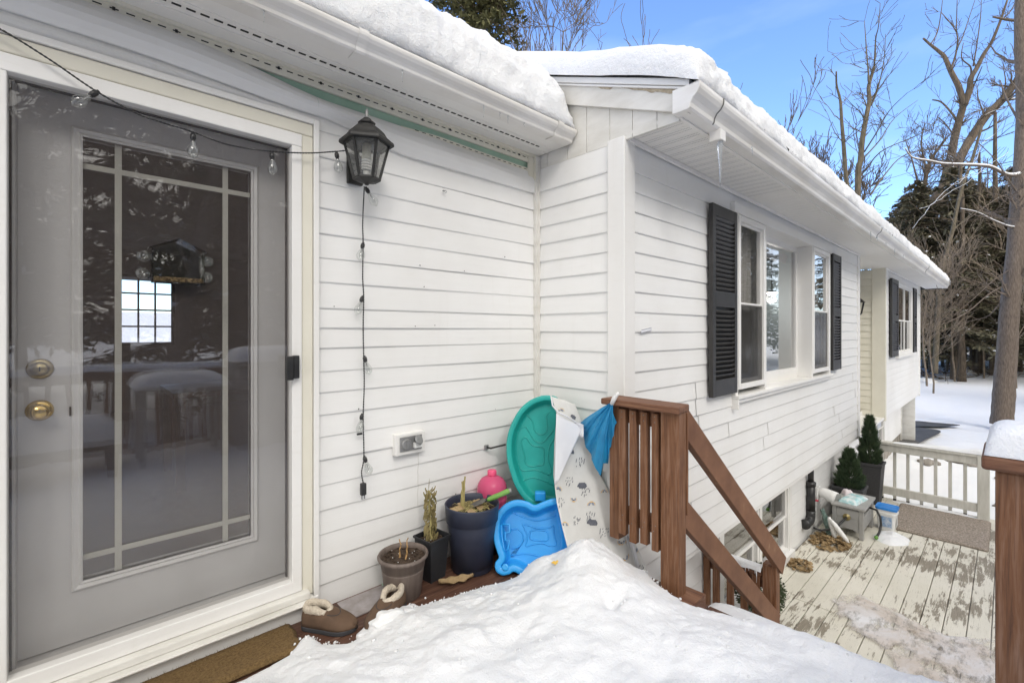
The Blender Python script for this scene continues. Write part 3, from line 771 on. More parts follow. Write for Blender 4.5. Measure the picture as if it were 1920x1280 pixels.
# --- rooms behind the glass
def room(x0, x1, y0, y1, z0, z1, mat, hole=None, floor='floor_in', nm='interior_wall'):
    mb = MB(); t = .05
    mb.box(x0-t, x0, y0, y1, z0, z1).box(x1, x1+t, y0, y1, z0, z1).box(x0-t, x1+t, y0, y1+t, z1, z1+t)
    if hole:
        a, b, c, d = hole
        mb.box(x0-t, a, y1, y1+t, z0, z1).box(b, x1+t, y1, y1+t, z0, z1).box(a, b, y1, y1+t, z0, c).box(a, b, y1, y1+t, d, z1)
    else: mb.box(x0-t, x1+t, y1, y1+t, z0, z1)
    mb.build(nm, mat, house); MB().box(x0-t, x1+t, y0-.0, y1+t, z0-t, z0).build('interior_floor', floor, house)
room(-2.2, 2.2, 2.47, 9.0, .15, 2.55, 'interior_dark', (.44, 1.05, 1.18, 2.16))
MB().box(-2.2, -.2, 2.45, 2.47, .15, 2.55).box(.78, 2.2, 2.45, 2.47, .15, 2.55).build('interior_wall', 'interior_dark', house)
mb = MB()
for k in range(1, 3): mb.box(.44+.61*k/3-.012, .44+.61*k/3+.012, 8.985, 9.01, 1.18, 2.16)
for z in (1.42, 1.67, 1.92): mb.box(.44, 1.05, 8.984, 9.011, z-.012, z+.012)
mb.box(.40, .44, 8.98, 9.04, 1.14, 2.2).box(1.05, 1.09, 8.98, 9.04, 1.14, 2.2).box(.44, 1.05, 8.98, 9.04, 1.14, 1.18).box(.44, 1.05, 8.98, 9.04, 2.16, 2.2)
bw = mb.build('window', 'dark', house); bw['label'] = 'small grid window seen through the dark room'
room(2.7, 8.55, 1.80, 5.4, .1, 2.48, 'interior_blue')
room(11.2, 15.6, 1.70, 5.0, .1, 2.48, 'interior_dark')
room(3.3, 8.5, 1.80, 4.5, -1.28, -.3, 'interior_dark')
room(11.6, 14.5, 2.0, 4.5, -1.5, -.3, 'interior_dark')
pl_ = bpy.data.lights.new('pendant_light', 'POINT'); pl_.energy = 9; pl_.color = (1,.95,.88); pl_.shadow_soft_size = .08
plo = bpy.data.objects.new('pendant_light', pl_); COL.objects.link(plo); plo.location = (7.9, 2.52, 1.86)
lamp = thing('pendant_lamp', 'lit round ceiling lamp glowing behind the picture window', 'lamp', (7.9, 2.52, 1.95))
MB().lathe([(0,-.035),(.05,-.03),(.08,0)], (7.9,2.52,1.95), 20).build('lamp_shade', 'lamp_on', lamp, smooth=True)
MB().lathe([(.085,.0),(.088,.012),(.02,.03),(.01,.05),(.01,.5),(.05,.51),(.05,.53)], (7.9,2.52,1.95), 20).build('lamp_fitting', 'steel', lamp, smooth=True)
# low things inside the door room that show dimly through the pane
tb = thing('side_table', 'dark wooden table standing inside behind the glass door', 'table', (1.1, 4.6, .15))
MB().box(.5,1.9,4.2,5.0,.85,.89).build('tabletop', 'floor_in', tb, bevel=.005)
for a, b in ((.55,4.25),(1.85,4.25),(.55,4.95),(1.85,4.95)): MB().box(a-.03,a+.03,b-.03,b+.03,.15,.85).build('leg', 'floor_in', tb)

# ================================================================== ROOF SNOW
def slab_snow(name, x0, x1, y0, y1, zf, T, Rl, Rr, Ry, label, nx, ny, seed, lump=.03, xr=None, pw=1.):
    """rounded blanket of snow: full thickness inside, quarter-round shoulders at its edges"""
    mb = MB(); rows = []
    def spread(n, a, b, ea, eb):
        out = []
        for k in range(n+1):
            t = k/n; out.append(a+(b-a)*t)
        return out
    us = [x0 + Rl*(1-cos(pi/2*k/10)) for k in range(10)] + [x0+Rl+(x1-Rr-x0-Rl)*(k/nx)**pw for k in range(nx+1)] + [x1-Rr*(1-sin(pi/2*k/10)) for k in range(1, 11)]
    us = sorted(set(us))
    vs = [y0 + Ry*(1-cos(pi/2*k/12)) for k in range(12)] + [y0+Ry+(y1-y0-Ry)*(k/ny)**1.6 for k in range(ny+1)]
    for x in us:
        r = []
        for y in vs:
            def edge(d, R): 
                if d >= R: return 1.
                return sqrt(max(0, 1-(1-d/R)**2))
            e = edge(x-x0, Rl)*edge(x1-x, Rr)*edge(y-y0, Ry)
            k = e**.75
            th = T*k
            p = Vector((x, y, zf(y)+th))
            n1 = fbm(x, y, seed, 2.2, 4)*.045 + fbm(x, y*1.0+th*3, seed+3, 9., 4)*lump + fbm(x, y+th*2, seed+8, 30., 3)*.011
            nd = Vector((0, -.75 if y-y0 < Ry*1.3 else -.1, .6)); 
            if x-x0 < Rl: nd += Vector((-.6,0,0))
            if x1-x < Rr: nd += Vector((.6,0,0))
            w = 1. if k > .12 else .35
            p += nd*n1*w + Vector((0, .020*fbm(x, seed, th*2, 5., 3), 0))
            r.append(p)
        # skirt back under
        r = [Vector((x, y0+.05, zf(y0)-.004))] + r
        rows.append(r)
    mb.grid(rows)
    o = mb.build(name, 'snow_roof', None, smooth=True)
    tag(o, label, 'snow', None, 'stuff'); return o
slab_snow('roof_snow', 2.33, 17.45, 1.088, 6.4, lambda y: 2.648+.47*(y-1.09) if y < 1.4 else 2.7937+.41*(y-1.4), .205, .13, .25, .11, 'thick rounded snow blanket on the projecting wing roof', 520, 34, 3, .026, pw=1.7)
slab_snow('roof_snow', -3.3, 2.375, 1.942, 6.2, lambda y: 2.668+.41*(y-1.942), .36, .2, .20, .15, 'deep lumpy snow on the roof above the grey door', 420, 34, 11, .034)

# ================================================================== UPPER DECK
mb = MB(); R = random.Random(3)
y = DW+.0
while y > -1.9:
    a = y-.138
    mb.box(-2.6, 2.30 if y > 1.15 else 2.27, a, y, -.036+.001*R.random(), 0.001*R.random()-.001); y -= .144
deck = mb.build('upper_deck', 'brown_x', None, bevel=.004); tag(deck, 'brown stained boards of the upper deck under the snow', 'deck', None, 'structure')
mb = MB().box(-2.6, 2.29, -1.9, DW+.1, -.24, -.040)
tag(mb.build('deck_frame', 'brown_h', None), 'brown frame under the upper deck boards', 'deck', None, 'structure')
# staircase down to the painted deck
mb = MB()
for k in range(1, 7):
    z = -.175*k; x = 2.28+.27*(k-1)
    mb.box(x, x+.285, .06, 1.14, z-.035, z)
    mb.box(x, x+.02, .07, 1.13, z-.036-.12, z-.037)
mb.extr([(2.28,.03,-.05),(3.98,.03,-1.15),(3.98,.03,-1.22),(3.75,.03,-1.22),(2.28,.03,-.30)],(0,.03,0))
mb.extr([(2.28,1.14,-.05),(3.98,1.14,-1.15),(3.98,1.14,-1.22),(3.75,1.14,-1.22),(2.28,1.14,-.30)],(0,.03,0))
tag(mb.build('staircase', 'brown_h', None, bevel=.004), 'brown wooden steps leading down from the upper deck', 'stairs', None, 'structure')

# snow lying on the upper deck: heightfield with an irregular melted edge
edge = [(-3.0,1.90),(.0,1.93),(.20,1.99),(.46,2.0),(.62,2.02),(.70,2.09),(.745,2.07),(.765,1.99),(.84,1.925),(.98,1.965),(1.02,2.02),(1.10,1.99),(1.25,1.93),(1.40,1.90),(1.55,1.86),(1.70,1.80),(1.85,1.80),(2.0,1.78),(2.15,1.66),(2.24,1.45),(2.26,1.34),(2.21,1.27),(2.17,1.20),(2.15,1.12),(2.19,1.06),(2.30,1.03)]
def edge_d(x, y):      # signed distance, positive inside the snow
    best = 9; 
    for (ax,ay),(bx,by) in zip(edge, edge[1:]):
        dx, dy = bx-ax, by-ay; t = max(0, min(1, ((x-ax)*dx+(y-ay)*dy)/(dx*dx+dy*dy)))
        d = math.hypot(x-ax-dx*t, y-ay-dy*t)
        if d < abs(best):
            s = (bx-ax)*(y-ay) - (by-ay)*(x-ax)
            best = d if s < 0 else -d
    return best
PIT = PZ(1150, 1152, .12)
def snow_h(x, y):
    d = edge_d(x, y) + .018*fbm(x, y, 1, 7., 3)
    xe = 2.20+.035*fbm(y, 2, 0, 2.2, 3)       # lip over the stairs
    h = .13*smooth(d/.55)**.75 + .035*min(1, max(0, d)/.03)**.5*(1 if d > 0 else 0)
    if d <= 0: h = -.02
    else:
        h += .042*fbm(x, y, 5, 2.8, 3)*smooth(d/.3) + .020*fbm(x, y, 9, 8., 4)*smooth(d/.1)
        h += .030*smooth(d/.3)*max(0, fbm(x+3, y*1.4, 2, 3.4, 2))
        h += smooth(d/.12)*(.007*(abs(fbm(x, y, 12, 13., 3))*2-.4) + .004*fbm(x, y, 15, 38., 2))
        # heap piled against the printed mat
        g = math.exp(-(((x-1.95)/.19)**2 + ((y-1.53)/.17)**2)); h += (.135+.05*fbm(x,y,6,9.,3))*g
        g = math.exp(-(((x-1.88)/.30)**2 + ((y-1.32)/.34)**2)); h += .06*g
        g = math.exp(-(((x-1.78)/.10)**2 + ((y-1.72)/.09)**2)); h += .05*g*smooth(d/.05)
        # footprints and dents
        for (fx, fy, rx, ry, dd) in ((PIT.x,PIT.y,.06,.035,.05),(1.20,1.30,.20,.07,.025),(.9,.95,.16,.08,.03),(1.5,.85,.12,.07,.025),(1.55,.35,.14,.09,.03),(2.0,.62,.09,.12,.03),(1.95,.33,.10,.08,.03)):
            h -= dd*math.exp(-(((x-fx)/rx)**2+((y-fy)/ry)**2))
    return h, xe
mb = MB(); rows = []
x = -1.2; xs = []
while x < 2.46: xs.append(x); x += .0115 if x > .35 else .04
ys = []; y = 2.16
while y > -1.4: ys.append(y); y -= .0115 if y > -.1 else .05
for x in xs:
    r = []
    for y in ys:
        h, xe = snow_h(x, y)
        if y < 1.10 and x > xe-.13:       # rounded drooping lip onto the top step
            t = min(1, (x-(xe-.13))/.13); h -= .16*(1-sqrt(max(0, 1-t*t)))
            if x > xe: h -= 1.1*(x-xe)+.02*fbm(x,y,4,8,2)
            h = max(h, -.2)
        elif y >= 1.10 and x > 2.30: h = min(h, -.03)
        r.append(Vector((x, y, h)))
    rows.append(r)
n_ = len(ys); keep = []
for i in range(len(xs)-1):
    for j in range(n_-1):
        c4 = (rows[i][j], rows[i][j+1], rows[i+1][j+1], rows[i+1][j])
        if max(p.z for p in c4) < -.012 and c4[0].y > 1.02: continue
        if c4[0].x > 2.27 and c4[0].y > 1.09: continue
        keep.append((i*n_+j, i*n_+j+1, (i+1)*n_+j+1, (i+1)*n_+j))
mb.add([p for r in rows for p in r], keep)
tag(mb.build('deck_snow', 'snow', None, smooth=True), 'deep trodden snow covering the upper deck', 'snow', None, 'stuff')
# crumbs and loose grains on the snow, dark debris in a melted pit
R = random.Random(88); mb = MB()
for k in range(230):
    x, y = .5+1.75*R.random(), -.1+2.05*R.random()
    if edge_d(x, y) < .02 or x > 2.1: continue
    r = .002+.006*R.random()**4; mb.blob((x, y, snow_h(x,y)[0]+r*.2), r, 1, .5, 2, 1.2, 1, .7)
for k in range(500):      # granular melted rim
    (ax,ay),(bx,by) = R.choice(list(zip(edge[4:], edge[5:]))); t = R.random(); x = ax+(bx-ax)*t; y = ay+(by-ay)*t + .03*R.gauss(0,1)
    if y > 1.1: r = .002+.006*R.random()**2; mb.blob((x+.01*R.gauss(0,1), y, max(0, snow_h(x,y)[0])+r*.3), r, 1, .5)
tag(mb.build('snow_crumbs', 'snow', None, smooth=True), 'loose crumbs and grains of snow along the melted edge', 'snow', None, 'stuff')
# snow lying on the steps
mb = MB()
for k in range(1, 7):
    z = -.175*k; x0 = 2.30+.27*(k-1); rows = []
    for i in range(25):
        yy = .07+1.06*i/24; e = sqrt(max(0, 1-abs(2*i/24-1)**6)); rw = []
        for j in range(9):
            t = j/8; hh = (.11*e+.0)*(1-t**5) + .02*fbm(x0+t*.3, yy, k, 5, 3)*(1-t)
            rw.append((x0+.30*t, yy, z+max(hh, -.01)+.001))
        rows.append(rw)
    mb.grid(rows)
tag(mb.build('stair_snow', 'snow', None, smooth=True), 'snow lying on the brown steps', 'snow', None, 'stuff')

# ================================================================== BROWN RAILINGS
rail = thing('corner_railing', 'short brown wooden railing with a wide cap at the house corner', 'railing', (2.24, 1.20, 0))
mb = MB(); mb.box(2.205, 2.29, 1.135, 1.235, -.10, .938)
mb.build('post', 'brown', rail, bevel=.006)
MB().box(2.2915, 2.305, 1.13, 1.16, .40, .93).build('post_board', 'brown', rail, bevel=.003)
mb = MB().box(2.212, 2.30, 1.495, 1.555, .18, .935); mb.build('post', 'brown', rail, bevel=.004)
mb = MB(); mb.extr([(2.165,1.112,.938),(2.325,1.135,.938),(2.345,1.583,.938),(2.165,1.583,.938)], (0,0,.034)); mb.build('cap', 'brown_h', rail, bevel=.007)
mb = MB().box(2.235, 2.275, 1.237, 1.493, .84, .93); mb.build('top_rail', 'brown_h', rail, bevel=.003)
mb = MB().box(2.235, 2.275, 1.237, 1.493, .275, .365); mb.build('bottom_rail', 'brown_h', rail, bevel=.003)
for (a, b, lo) in ((1.442,1.487,.225),(1.375,1.417,.200),(1.308,1.350,.215),(1.246,1.282,.200)):
    bl_ = MB().box(2.198, 2.234, a, b, lo, .92).build('baluster', 'brown', rail, bevel=.003)
    for zz in (.875, .905, .305, .335): MB().blob((2.1975, (a+b)/2+.006*sin(zz*90), zz), .0035, 1, .1, 2, .4, 1, 1).build('screw_head', 'steel', bl_)
MB().box(2.15, 2.35, 1.06, 1.25, -.045, .004).build('post_base', 'brown_h', rail, bevel=.003)
# sloping stair rails to the lower post
sr = thing('stair_railing', 'pair of sloping brown handrails running down to the lower post', 'railing', (3.78, 1.20, -1.2))
def plank(name, a, b, w, h, par, mat='brown_r'):
    return MB().beam(a, b, w, h).build(name, mat, par, bevel=.004)
plank('handrail', (2.285,1.170,.905), (3.88,1.170,-.415), .042, .130, sr)
plank('handrail', (2.285,1.170,.425), (3.75,1.170,-.79), .042, .120, sr)
MB().box(3.745, 3.825, 1.165, 1.26, -1.215, -.385).build('post', 'brown', sr, bevel=.005)
MB().box(3.73, 3.744, 1.19, 1.255, -1.0, -.39).build('post_board', 'brown', sr, bevel=.003)
# side railing between lower post and house wall, snow on top
lr = thing('lower_railing', 'low brown railing with snow on top behind the stairs', 'railing', (3.78, 1.5, -1.2))
MB().box(3.72, 3.81, 1.262, 1.70, -.480, -.445).build('cap', 'brown_h', lr, bevel=.003)
MB().box(3.755, 3.792, 1.262, 1.70, -.58, -.482).build('top_rail', 'brown_h', lr, bevel=.003)
MB().box(3.755, 3.792, 1.262, 1.70, -1.14, -1.05).build('bottom_rail', 'brown_h', lr, bevel=.003)
for yy in (1.30, 1.385, 1.49, 1.60, 1.675): MB().box(3.718, 3.753, yy-.024, yy+.024, -1.11, -.485).build('baluster', 'brown', lr, bevel=.003)
mb = MB(); rows = []
for i in range(40):
    yy = 1.262+.43*i/39; rows.append([(3.715+.10*t, yy, -.446+.03*sin(pi*t)**.5+.006*fbm(yy,t,2,9,2)-(.03 if t in (0,) else 0)*abs(nz(yy*9,1))) for t in [k/8 for k in range(9)]])
mb.grid(rows)
for yy, l in ((1.29,.10),(1.30,.04),(1.345,.03),(1.37,.05),(1.40,.03)): mb.tube([(3.714,yy,-.435),(3.712,yy,-.435-l)], [.004,.001], 5)
tag(mb.build('rail_snow', 'snow', None, smooth=True), 'strip of melting snow on the low brown railing', 'snow', None, 'stuff')
# right newel post close to the camera
nr = thing('newel_post', 'thick cracked brown post with a snow covered cap at the right edge', 'post', (2.05, -.04, 0))
MB().box(1.905, 2.08, -.075, .026, -.2, .958).build('post', 'brown', nr, bevel=.008)
MB().box(1.875, 2.13, -.13, .053, .960, 1.0).build('cap', 'brown_h', nr, bevel=.008)
mb = MB(); pts = []
cp = []
for k in range(24):
    z = .93-.98*k/23; cp.append((1.9035, -.040+.008*nz(z*3,2)-.012*k/23, z))
mb.tube(cp, [.0022*(1+.6*nz(k*.6,3)) if 1 else 0 for k in range(24)], 4)
mb.build('crack', 'dark', nr)
mb = MB(); rows = []
for i in range(26):
    a = i/25; rw = []
    for j in range(20):
        b = j/19; e = (1-abs(2*a-1)**5)*(1-abs(2*b-1)**5)
        rw.append((1.88+.25*a, -.13+.178*b, 1.001+.085*max(0,e)**.45+.012*fbm(a*.3,b*.3,1,9,3)*e))
    rows.append(rw)
mb.grid(rows)
tag(mb.build('post_snow', 'snow', None, smooth=True), 'pillow of snow on the cap of the thick brown post', 'snow', None, 'stuff')

# deck railing and furniture on the open side of the deck, mirrored in the door glass
br = thing('deck_railing', 'snow topped brown deck railing mirrored in the door glass', 'railing', (0, -1.25, 0))
MB().box(-3.0, 2.2, -1.32, -1.20, .92, .955).build('cap', 'brown_x', br)
for z in (.12, .86): MB().box(-3.0, 2.2, -1.28, -1.24, z, z+.08).build('rail', 'brown_x', br)
for k in range(40): MB().box(-2.95+.13*k, -2.915+.13*k, -1.235, -1.20, .08, .92).build('baluster', 'brown', br)
mb = MB(); rows = []
for i in range(60):
    x = -3+5.2*i/59; rows.append([(x, -1.33+.14*t, .956+.07*sin(pi*t)**.4+.012*fbm(x,t,2,4,2)) for t in [k/8 for k in range(9)]])
mb.grid(rows); tag(mb.build('rail_snow', 'snow', None, smooth=True), 'ridge of snow on the deck railing mirrored in the glass', 'snow', None, 'stuff')
def snow_pad(x0, x1, y0, y1, z, h, seed, label):
    mb = MB(); rows = []
    for i in range(25):
        a = i/24; rw = []
        for j in range(25):
            b = j/24; e = (1-abs(2*a-1)**4)*(1-abs(2*b-1)**4)
            rw.append((x0+(x1-x0)*a, y0+(y1-y0)*b, z+h*max(0,e)**.5+.02*fbm(a,b,seed,4,3)*e))
        rows.append(rw)
    mb.grid(rows); tag(mb.build('snow_cap', 'snow', None, smooth=True), label, 'snow', None, 'stuff')
pt = thing('patio_table', 'snow covered patio table mirrored in the door glass', 'table', (.15, -.8, 0))
MB().box(.35, 1.05, -1.0, -.45, .80, .84).build('tabletop', 'grey_resin', pt, bevel=.01)
for a in (.40, 1.0):
    for b in (-.95, -.5): MB().box(a-.025, a+.025, b-.025, b+.025, 0, .80).build('leg', 'grey_resin', pt)
snow_pad(.33, 1.07, -1.02, -.43, .842, .13, 3, 'snow loaf on the mirrored patio table')
gb = thing('storage_bin', 'tall grey storage bin with snow on its lid mirrored in the glass', 'bin', (1.4, -.85, 0))
MB().box(1.15, 1.8, -1.1, -.6, 0, .98).build('bin_body', 'grey_resin', gb, bevel=.02)
MB().box(1.13, 1.82, -1.12, -.58, .982, 1.03).build('lid', 'grey_resin', gb, bevel=.01)
snow_pad(1.12, 1.83, -1.13, -.57, 1.032, .17, 5, 'snow loaf on the mirrored storage bin')
bc = thing('bench', 'low black bench under a mound of snow mirrored in the glass', 'bench', (-.3, -.5, 0))
MB().box(-.55, .25, -.9, -.35, .36, .44).build('seat', 'black', bc, bevel=.02)
for a in (-.5, .2):
    for b in (-.85, -.4): MB().box(a-.03, a+.03, b-.03, b+.03, 0, .36).build('leg', 'black', bc)
snow_pad(-.57, .27, -.92, -.33, .442, .22, 8, 'mound of snow on the mirrored bench')

# ================================================================== THINGS ON THE UPPER DECK
dm = MB(); rows = []
for i in range(60):
    x = -.25+.945*i/59; rw = []
    for j in range(18):
        y = 2.035+.205*j/17; rw.append((x+.012*nz(y*20,i*.0), y, .020+.003*fbm(x,y,1,40,2)-(.012 if j in (0,17) or i in (0,59) else 0)))
    rows.append(rw)
dm.grid(rows)
tag(dm.build('doormat', 'coir', None, smooth=True, solid=.018), 'brown coir doormat half buried in snow below the door', 'doormat')
R = random.Random(31); mb = MB()
for k in range(2600):       # bristles
    x = -.2+.88*R.random(); y = 2.04+.195*R.random(); a = R.random()*6.28
    p = Vector((x,y,.024)); q = p+Vector((cos(a)*.006, sin(a)*.006, .008+.006*R.random())); w = Vector((-sin(a),cos(a),0))*.0011
    mb.add([p-w,p+w,q], [(0,1,2)])
d0 = [o for o in COL.objects if o.name == 'doormat'][0]
mb.build('bristles', 'coir', d0)

# grey sheet of clear plastic with a green taped edge, lying by the wall
ps = thing('plastic_sheet', 'small grey translucent sheet with green tape lying by the wall', 'sheet', (1.0, 2.2, 0))
MB().box(.93, 1.17, 2.10, 2.27, .002, .007).build('sheet', mottled('frosted_sheet', (.26,.23,.22), (.36,.33,.33), 14., .25, 5), ps)
MB().box(1.172, 1.205, 2.10, 2.275, .002, .009).build('tape', 'green', ps)

def slipper(loc, rz, label, s=1.):
    t = thing('slipper', label, 'slipper', loc, 'brown slippers by the doormat')
    c = Vector(loc); Rz = Matrix.Rotation(rz, 3, 'Z')
    L = .275*s
    def wid(u): return (.040+.014*sin(pi*min(1,u*1.05))**.6+.010*smooth((u-.35)/.4))*s*(1 if u < .72 else sqrt(max(.0,1-((u-.72)/.285)**2)))*(sqrt(max(0,1-((.10-u)/.105)**2)) if u < .10 else 1)
    sole = []; 
    us = [k/40 for k in range(41)]
    def ringpts(u, z, grow=0):
        w = max(.002, wid(u))+grow; return w
    # sole: outline extruded
    out = [(L*(u-.5), wid(u)+.004) for u in us] + [(L*(u-.5), -wid(u)-.004) for u in reversed(us)]
    MB().extr([c + Rz@Vector((x, y, .001)) for x, y in out], (0,0,.020)).build('sole', 'rubber', t, bevel=.003)
    rows = []
    for u in us:
        w = max(.001, wid(u)); top = (.095 - .050*smooth((u-.36)/.62))*s
        if u > .93: top *= sqrt(max(.05, 1-((u-.93)/.072)**2))
        if u < .06: top *= .75+.25*u/.06
        rw = []
        for k in range(21):
            a = pi*k/20; ca, sa = cos(a), sin(a)
            yy = w*(1 if ca > 0 else -1)*abs(ca)**.6; zz = .020+(top-.020)*max(0,sa)**.7
            rw.append(c + Rz@Vector((L*(u-.5), yy, zz)))
        rows.append(rw)
    # open the ankle hole
    mb = MB(); n = 21; vs = [p for r in rows for p in r]; fs = []
    for i in range(40):
        for j in range(20):
            u = us[i]; 
            if .07 < u < .47 and 6 <= j <= 13: continue
            fs.append((i*n+j, i*n+j+1, (i+1)*n+j+1, (i+1)*n+j))
    mb.add(vs, fs).build('upper', 'suede', t, smooth=True, solid=.004)
    # fleece collar: fat wobbly ring round the opening
    ring = []
    for k in range(36):
        a = 2*pi*k/36; u = .27+.225*cos(a); yy = .036*s*sin(a)
        ring.append(c + Rz@Vector((L*(u-.5), yy, (.094-.018*smooth((u-.3)/.2)+.004*sin(3*a))*s)))
    mb = MB(); rows = []
    for k in range(37):
        p = ring[k % 36]; q = ring[(k+1) % 36]; d = (q-p).normalized(); o = d.cross(Vector((0,0,1))).normalized(); rw = []
        for m in range(12):
            b = 2*pi*m/12; rr = .0145*s*(1+.22*nz(k*.8, m*.9, 3)); rw.append(p + o*cos(b)*rr + Vector((0,0,1))*sin(b)*rr*1.35)
        rows.append(rw)
    mb.grid(rows, closed=True).build('collar', 'fleece', t, smooth=True)
    MB().add([c+Rz@Vector((L*(us[i]-.5), k*wid(us[i])*.85, .028)) for i in range(2, 30) for k in (-1,1)], [(2*i,2*i+1,2*i+3,2*i+2) for i in range(27)]).build('insole', 'fleece', t)
    # stitched seam over the toe
    pts = [c + Rz@Vector((L*(.50+.0*k), 0, 0)) for k in range(1)]
    sm = []
    for k in range(17):
        a = -pi/2+pi*k/16; u = .52+.16*cos(a); y = .038*s*sin(a)
        w = wid(u); top = (.095-.050*smooth((u-.36)/.62))*s; ca = min(1, abs(y)/w)
        zz = .020+(top-.020)*max(0, 1-ca**(1/.6*2))**.35
        sm.append(c + Rz@Vector((L*(u-.5), y, zz+.003)))
    MB().tube(sm, .0016, 5).build('seam', 'rubber', t)
    return t
slipper((.835, 2.115, 0), radians(-52), 'brown suede slipper with cream fleece collar beside the doormat', .94)
slipper((1.05, 2.0, 0), radians(-150), 'brown slipper half covered by snow, in front of the round pot', .97)
mb = MB().blob((1.025, 1.935, .036), .070, 4, .3, 2.2, 1.25, .8, .52).blob((.98,1.90,.016), .075, 4, .35, 2.6, 1.4, 1, .42).blob((1.10,1.93,.02), .06, 4, .35, 2.6, 1.4, 1, .5)
tag(mb.build('snow_clump', 'snow', None, smooth=True), 'clump of snow on the toe of the farther slipper', 'snow', None, 'stuff')

# round taupe pot
def stem(mb, base, h, lean, r, seed, kink=.01, n=8):
    R = random.Random(seed); p = Vector(base); pts = []
    for k in range(n+1):
        t = k/n; pts.append(p + Vector((lean[0]*t + kink*(R.random()-.5), lean[1]*t + kink*(R.random()-.5), h*t)))
    mb.tube(pts, [r*(1-.4*k/n)*(1.25 if R.random() < .25 else 1) for k in range(n+1)], 6); return pts
rp = thing('flower_pot', 'round taupe plastic pot of bare soil with two broken stems', 'flower pot', (1.215, 2.125, 0))
c = (1.215, 2.125, 0)
MB().lathe([(.001,.0),(.088,.0),(.092,.004),(.106,.135),(.1075,.140),(.1045,.142),(.1045,.149),(.110,.151),(.116,.190),(.125,.193),(.129,.203),(.124,.213),(.117,.212),(.113,.195),(.09,.02),(.001,.015)], c, 48).build('pot', 'pot_brown', rp, smooth=True)
def soil(cx, cy, z, r, seed, sq=False, parent=None, n=26, squashed=0):
    mb = MB(); rows = []
    for i in range(n+1):
        rw = []
        for j in range(40):
            a = 2*pi*j/40; q = i/n*r; 
            if sq: q = i/n*r/max(abs(cos(a)), abs(sin(a)))
            x, y = cx+q*cos(a), cy+q*sin(a)
            rw.append((x, y, z+.009*fbm(x,y,seed,30,4)))
        rows.append(rw)
    mb.grid(rows, closed=True)
    R = random.Random(seed)
    for k in range(90):
        a = R.random()*6.28; q = sqrt(R.random())*r*.93; mb.blob((cx+q*cos(a), cy+q*sin(a), z+.004), .003+.004*R.random(), 1, .5)
    mb.build('soil', 'soil', parent)
    mb = MB()
    for k in range(9):
        a = R.random()*6.28; q = sqrt(R.random())*r*.85; mb.blob((cx+q*cos(a), cy+q*sin(a), z+.009), .0022, 1, .4)
    mb.build('perlite', 'white_pl', parent)
soil(c[0], c[1], .188, .113, 5, parent=rp)
mb = MB(); stem(mb, (1.202, 2.14, .18), .10, (.005,0), .0042, 1); stem(mb, (1.215, 2.097, .18), .115, (.008,.0), .0042, 2, .014)
mb.build('stem', mottled('tan_stem', (.33,.19,.07), (.44,.27,.11), 30., .7), rp)

# square black nursery pot with a withered twisted plant
sp = thing('nursery_pot', 'square black nursery pot holding a tall withered twisted plant', 'flower pot', (1.46, 2.16, 0))
Rz = Matrix.Rotation(radians(8), 3, 'Z')
def sq_loop(c, h, z, n=4): return [Vector(c)+Rz@Vector((a*h, b*h, 0))+Vector((0,0,z)) for a, b in ((-1,-1),(1,-1),(1,1),(-1,1))]
cc = Vector((1.418, 2.168, 0))
MB().grid([sq_loop(cc,.052,0),sq_loop(cc,.068,.218),sq_loop(cc,.074,.220),sq_loop(cc,.074,.232),sq_loop(cc,.069,.232),sq_loop(cc,.066,.215),sq_loop(cc,.050,.01)], closed=True).build('pot', 'pot_black', sp, bevel=.003)
soil(cc.x, cc.y, .206, .060, 9, sq=True, parent=sp, n=18)
mb = MB(); pts = stem(mb, (cc.x-.012, cc.y-.012, .20), .28, (-.004,.012), .006, 12, .010, 12)
stem(mb, (cc.x+.004, cc.y-.008, .20), .20, (-.012,.008), .004, 13, .010, 10)
mb.build('stem', 'straw', sp)
R = random.Random(17); mb = MB()
for k in range(110):
    t = R.random()**.8; p = pts[min(11, int(t*12))].lerp(pts[min(12, int(t*12)+1)], R.random())
    a = R.random()*6.28 + t*9; l = .030+.035*R.random(); w = .010+.008*R.random()
    d = Vector((cos(a)*.45, sin(a)*.45, -.9 if R.random() < .75 else .6)).normalized(); s = d.cross(Vector((cos(a+1.3), sin(a+1.3), .1))).normalized()
    q = p + Vector((cos(a), sin(a), 0))*.005; rows = []
    for i in range(5):
        f = i/4; ww = w*sin(pi*min(.97, f+.06))**.7; cc_ = q + d*l*f + Vector((cos(a),sin(a),0))*.010*sin(f*3)
        rows.append([cc_-s*ww*.5+Vector((0,0,.003*R.random())), cc_ + Vector((cos(a),sin(a),0))*.004, cc_+s*ww*.5])
    mb.grid(rows)
mb.build('leaves', 'olive', sp)
MB().obox(cc+Rz@Vector((-.0625,.035,.185)), .0015, .02, .03, Rz).build('sticker', 'white_pl', sp)

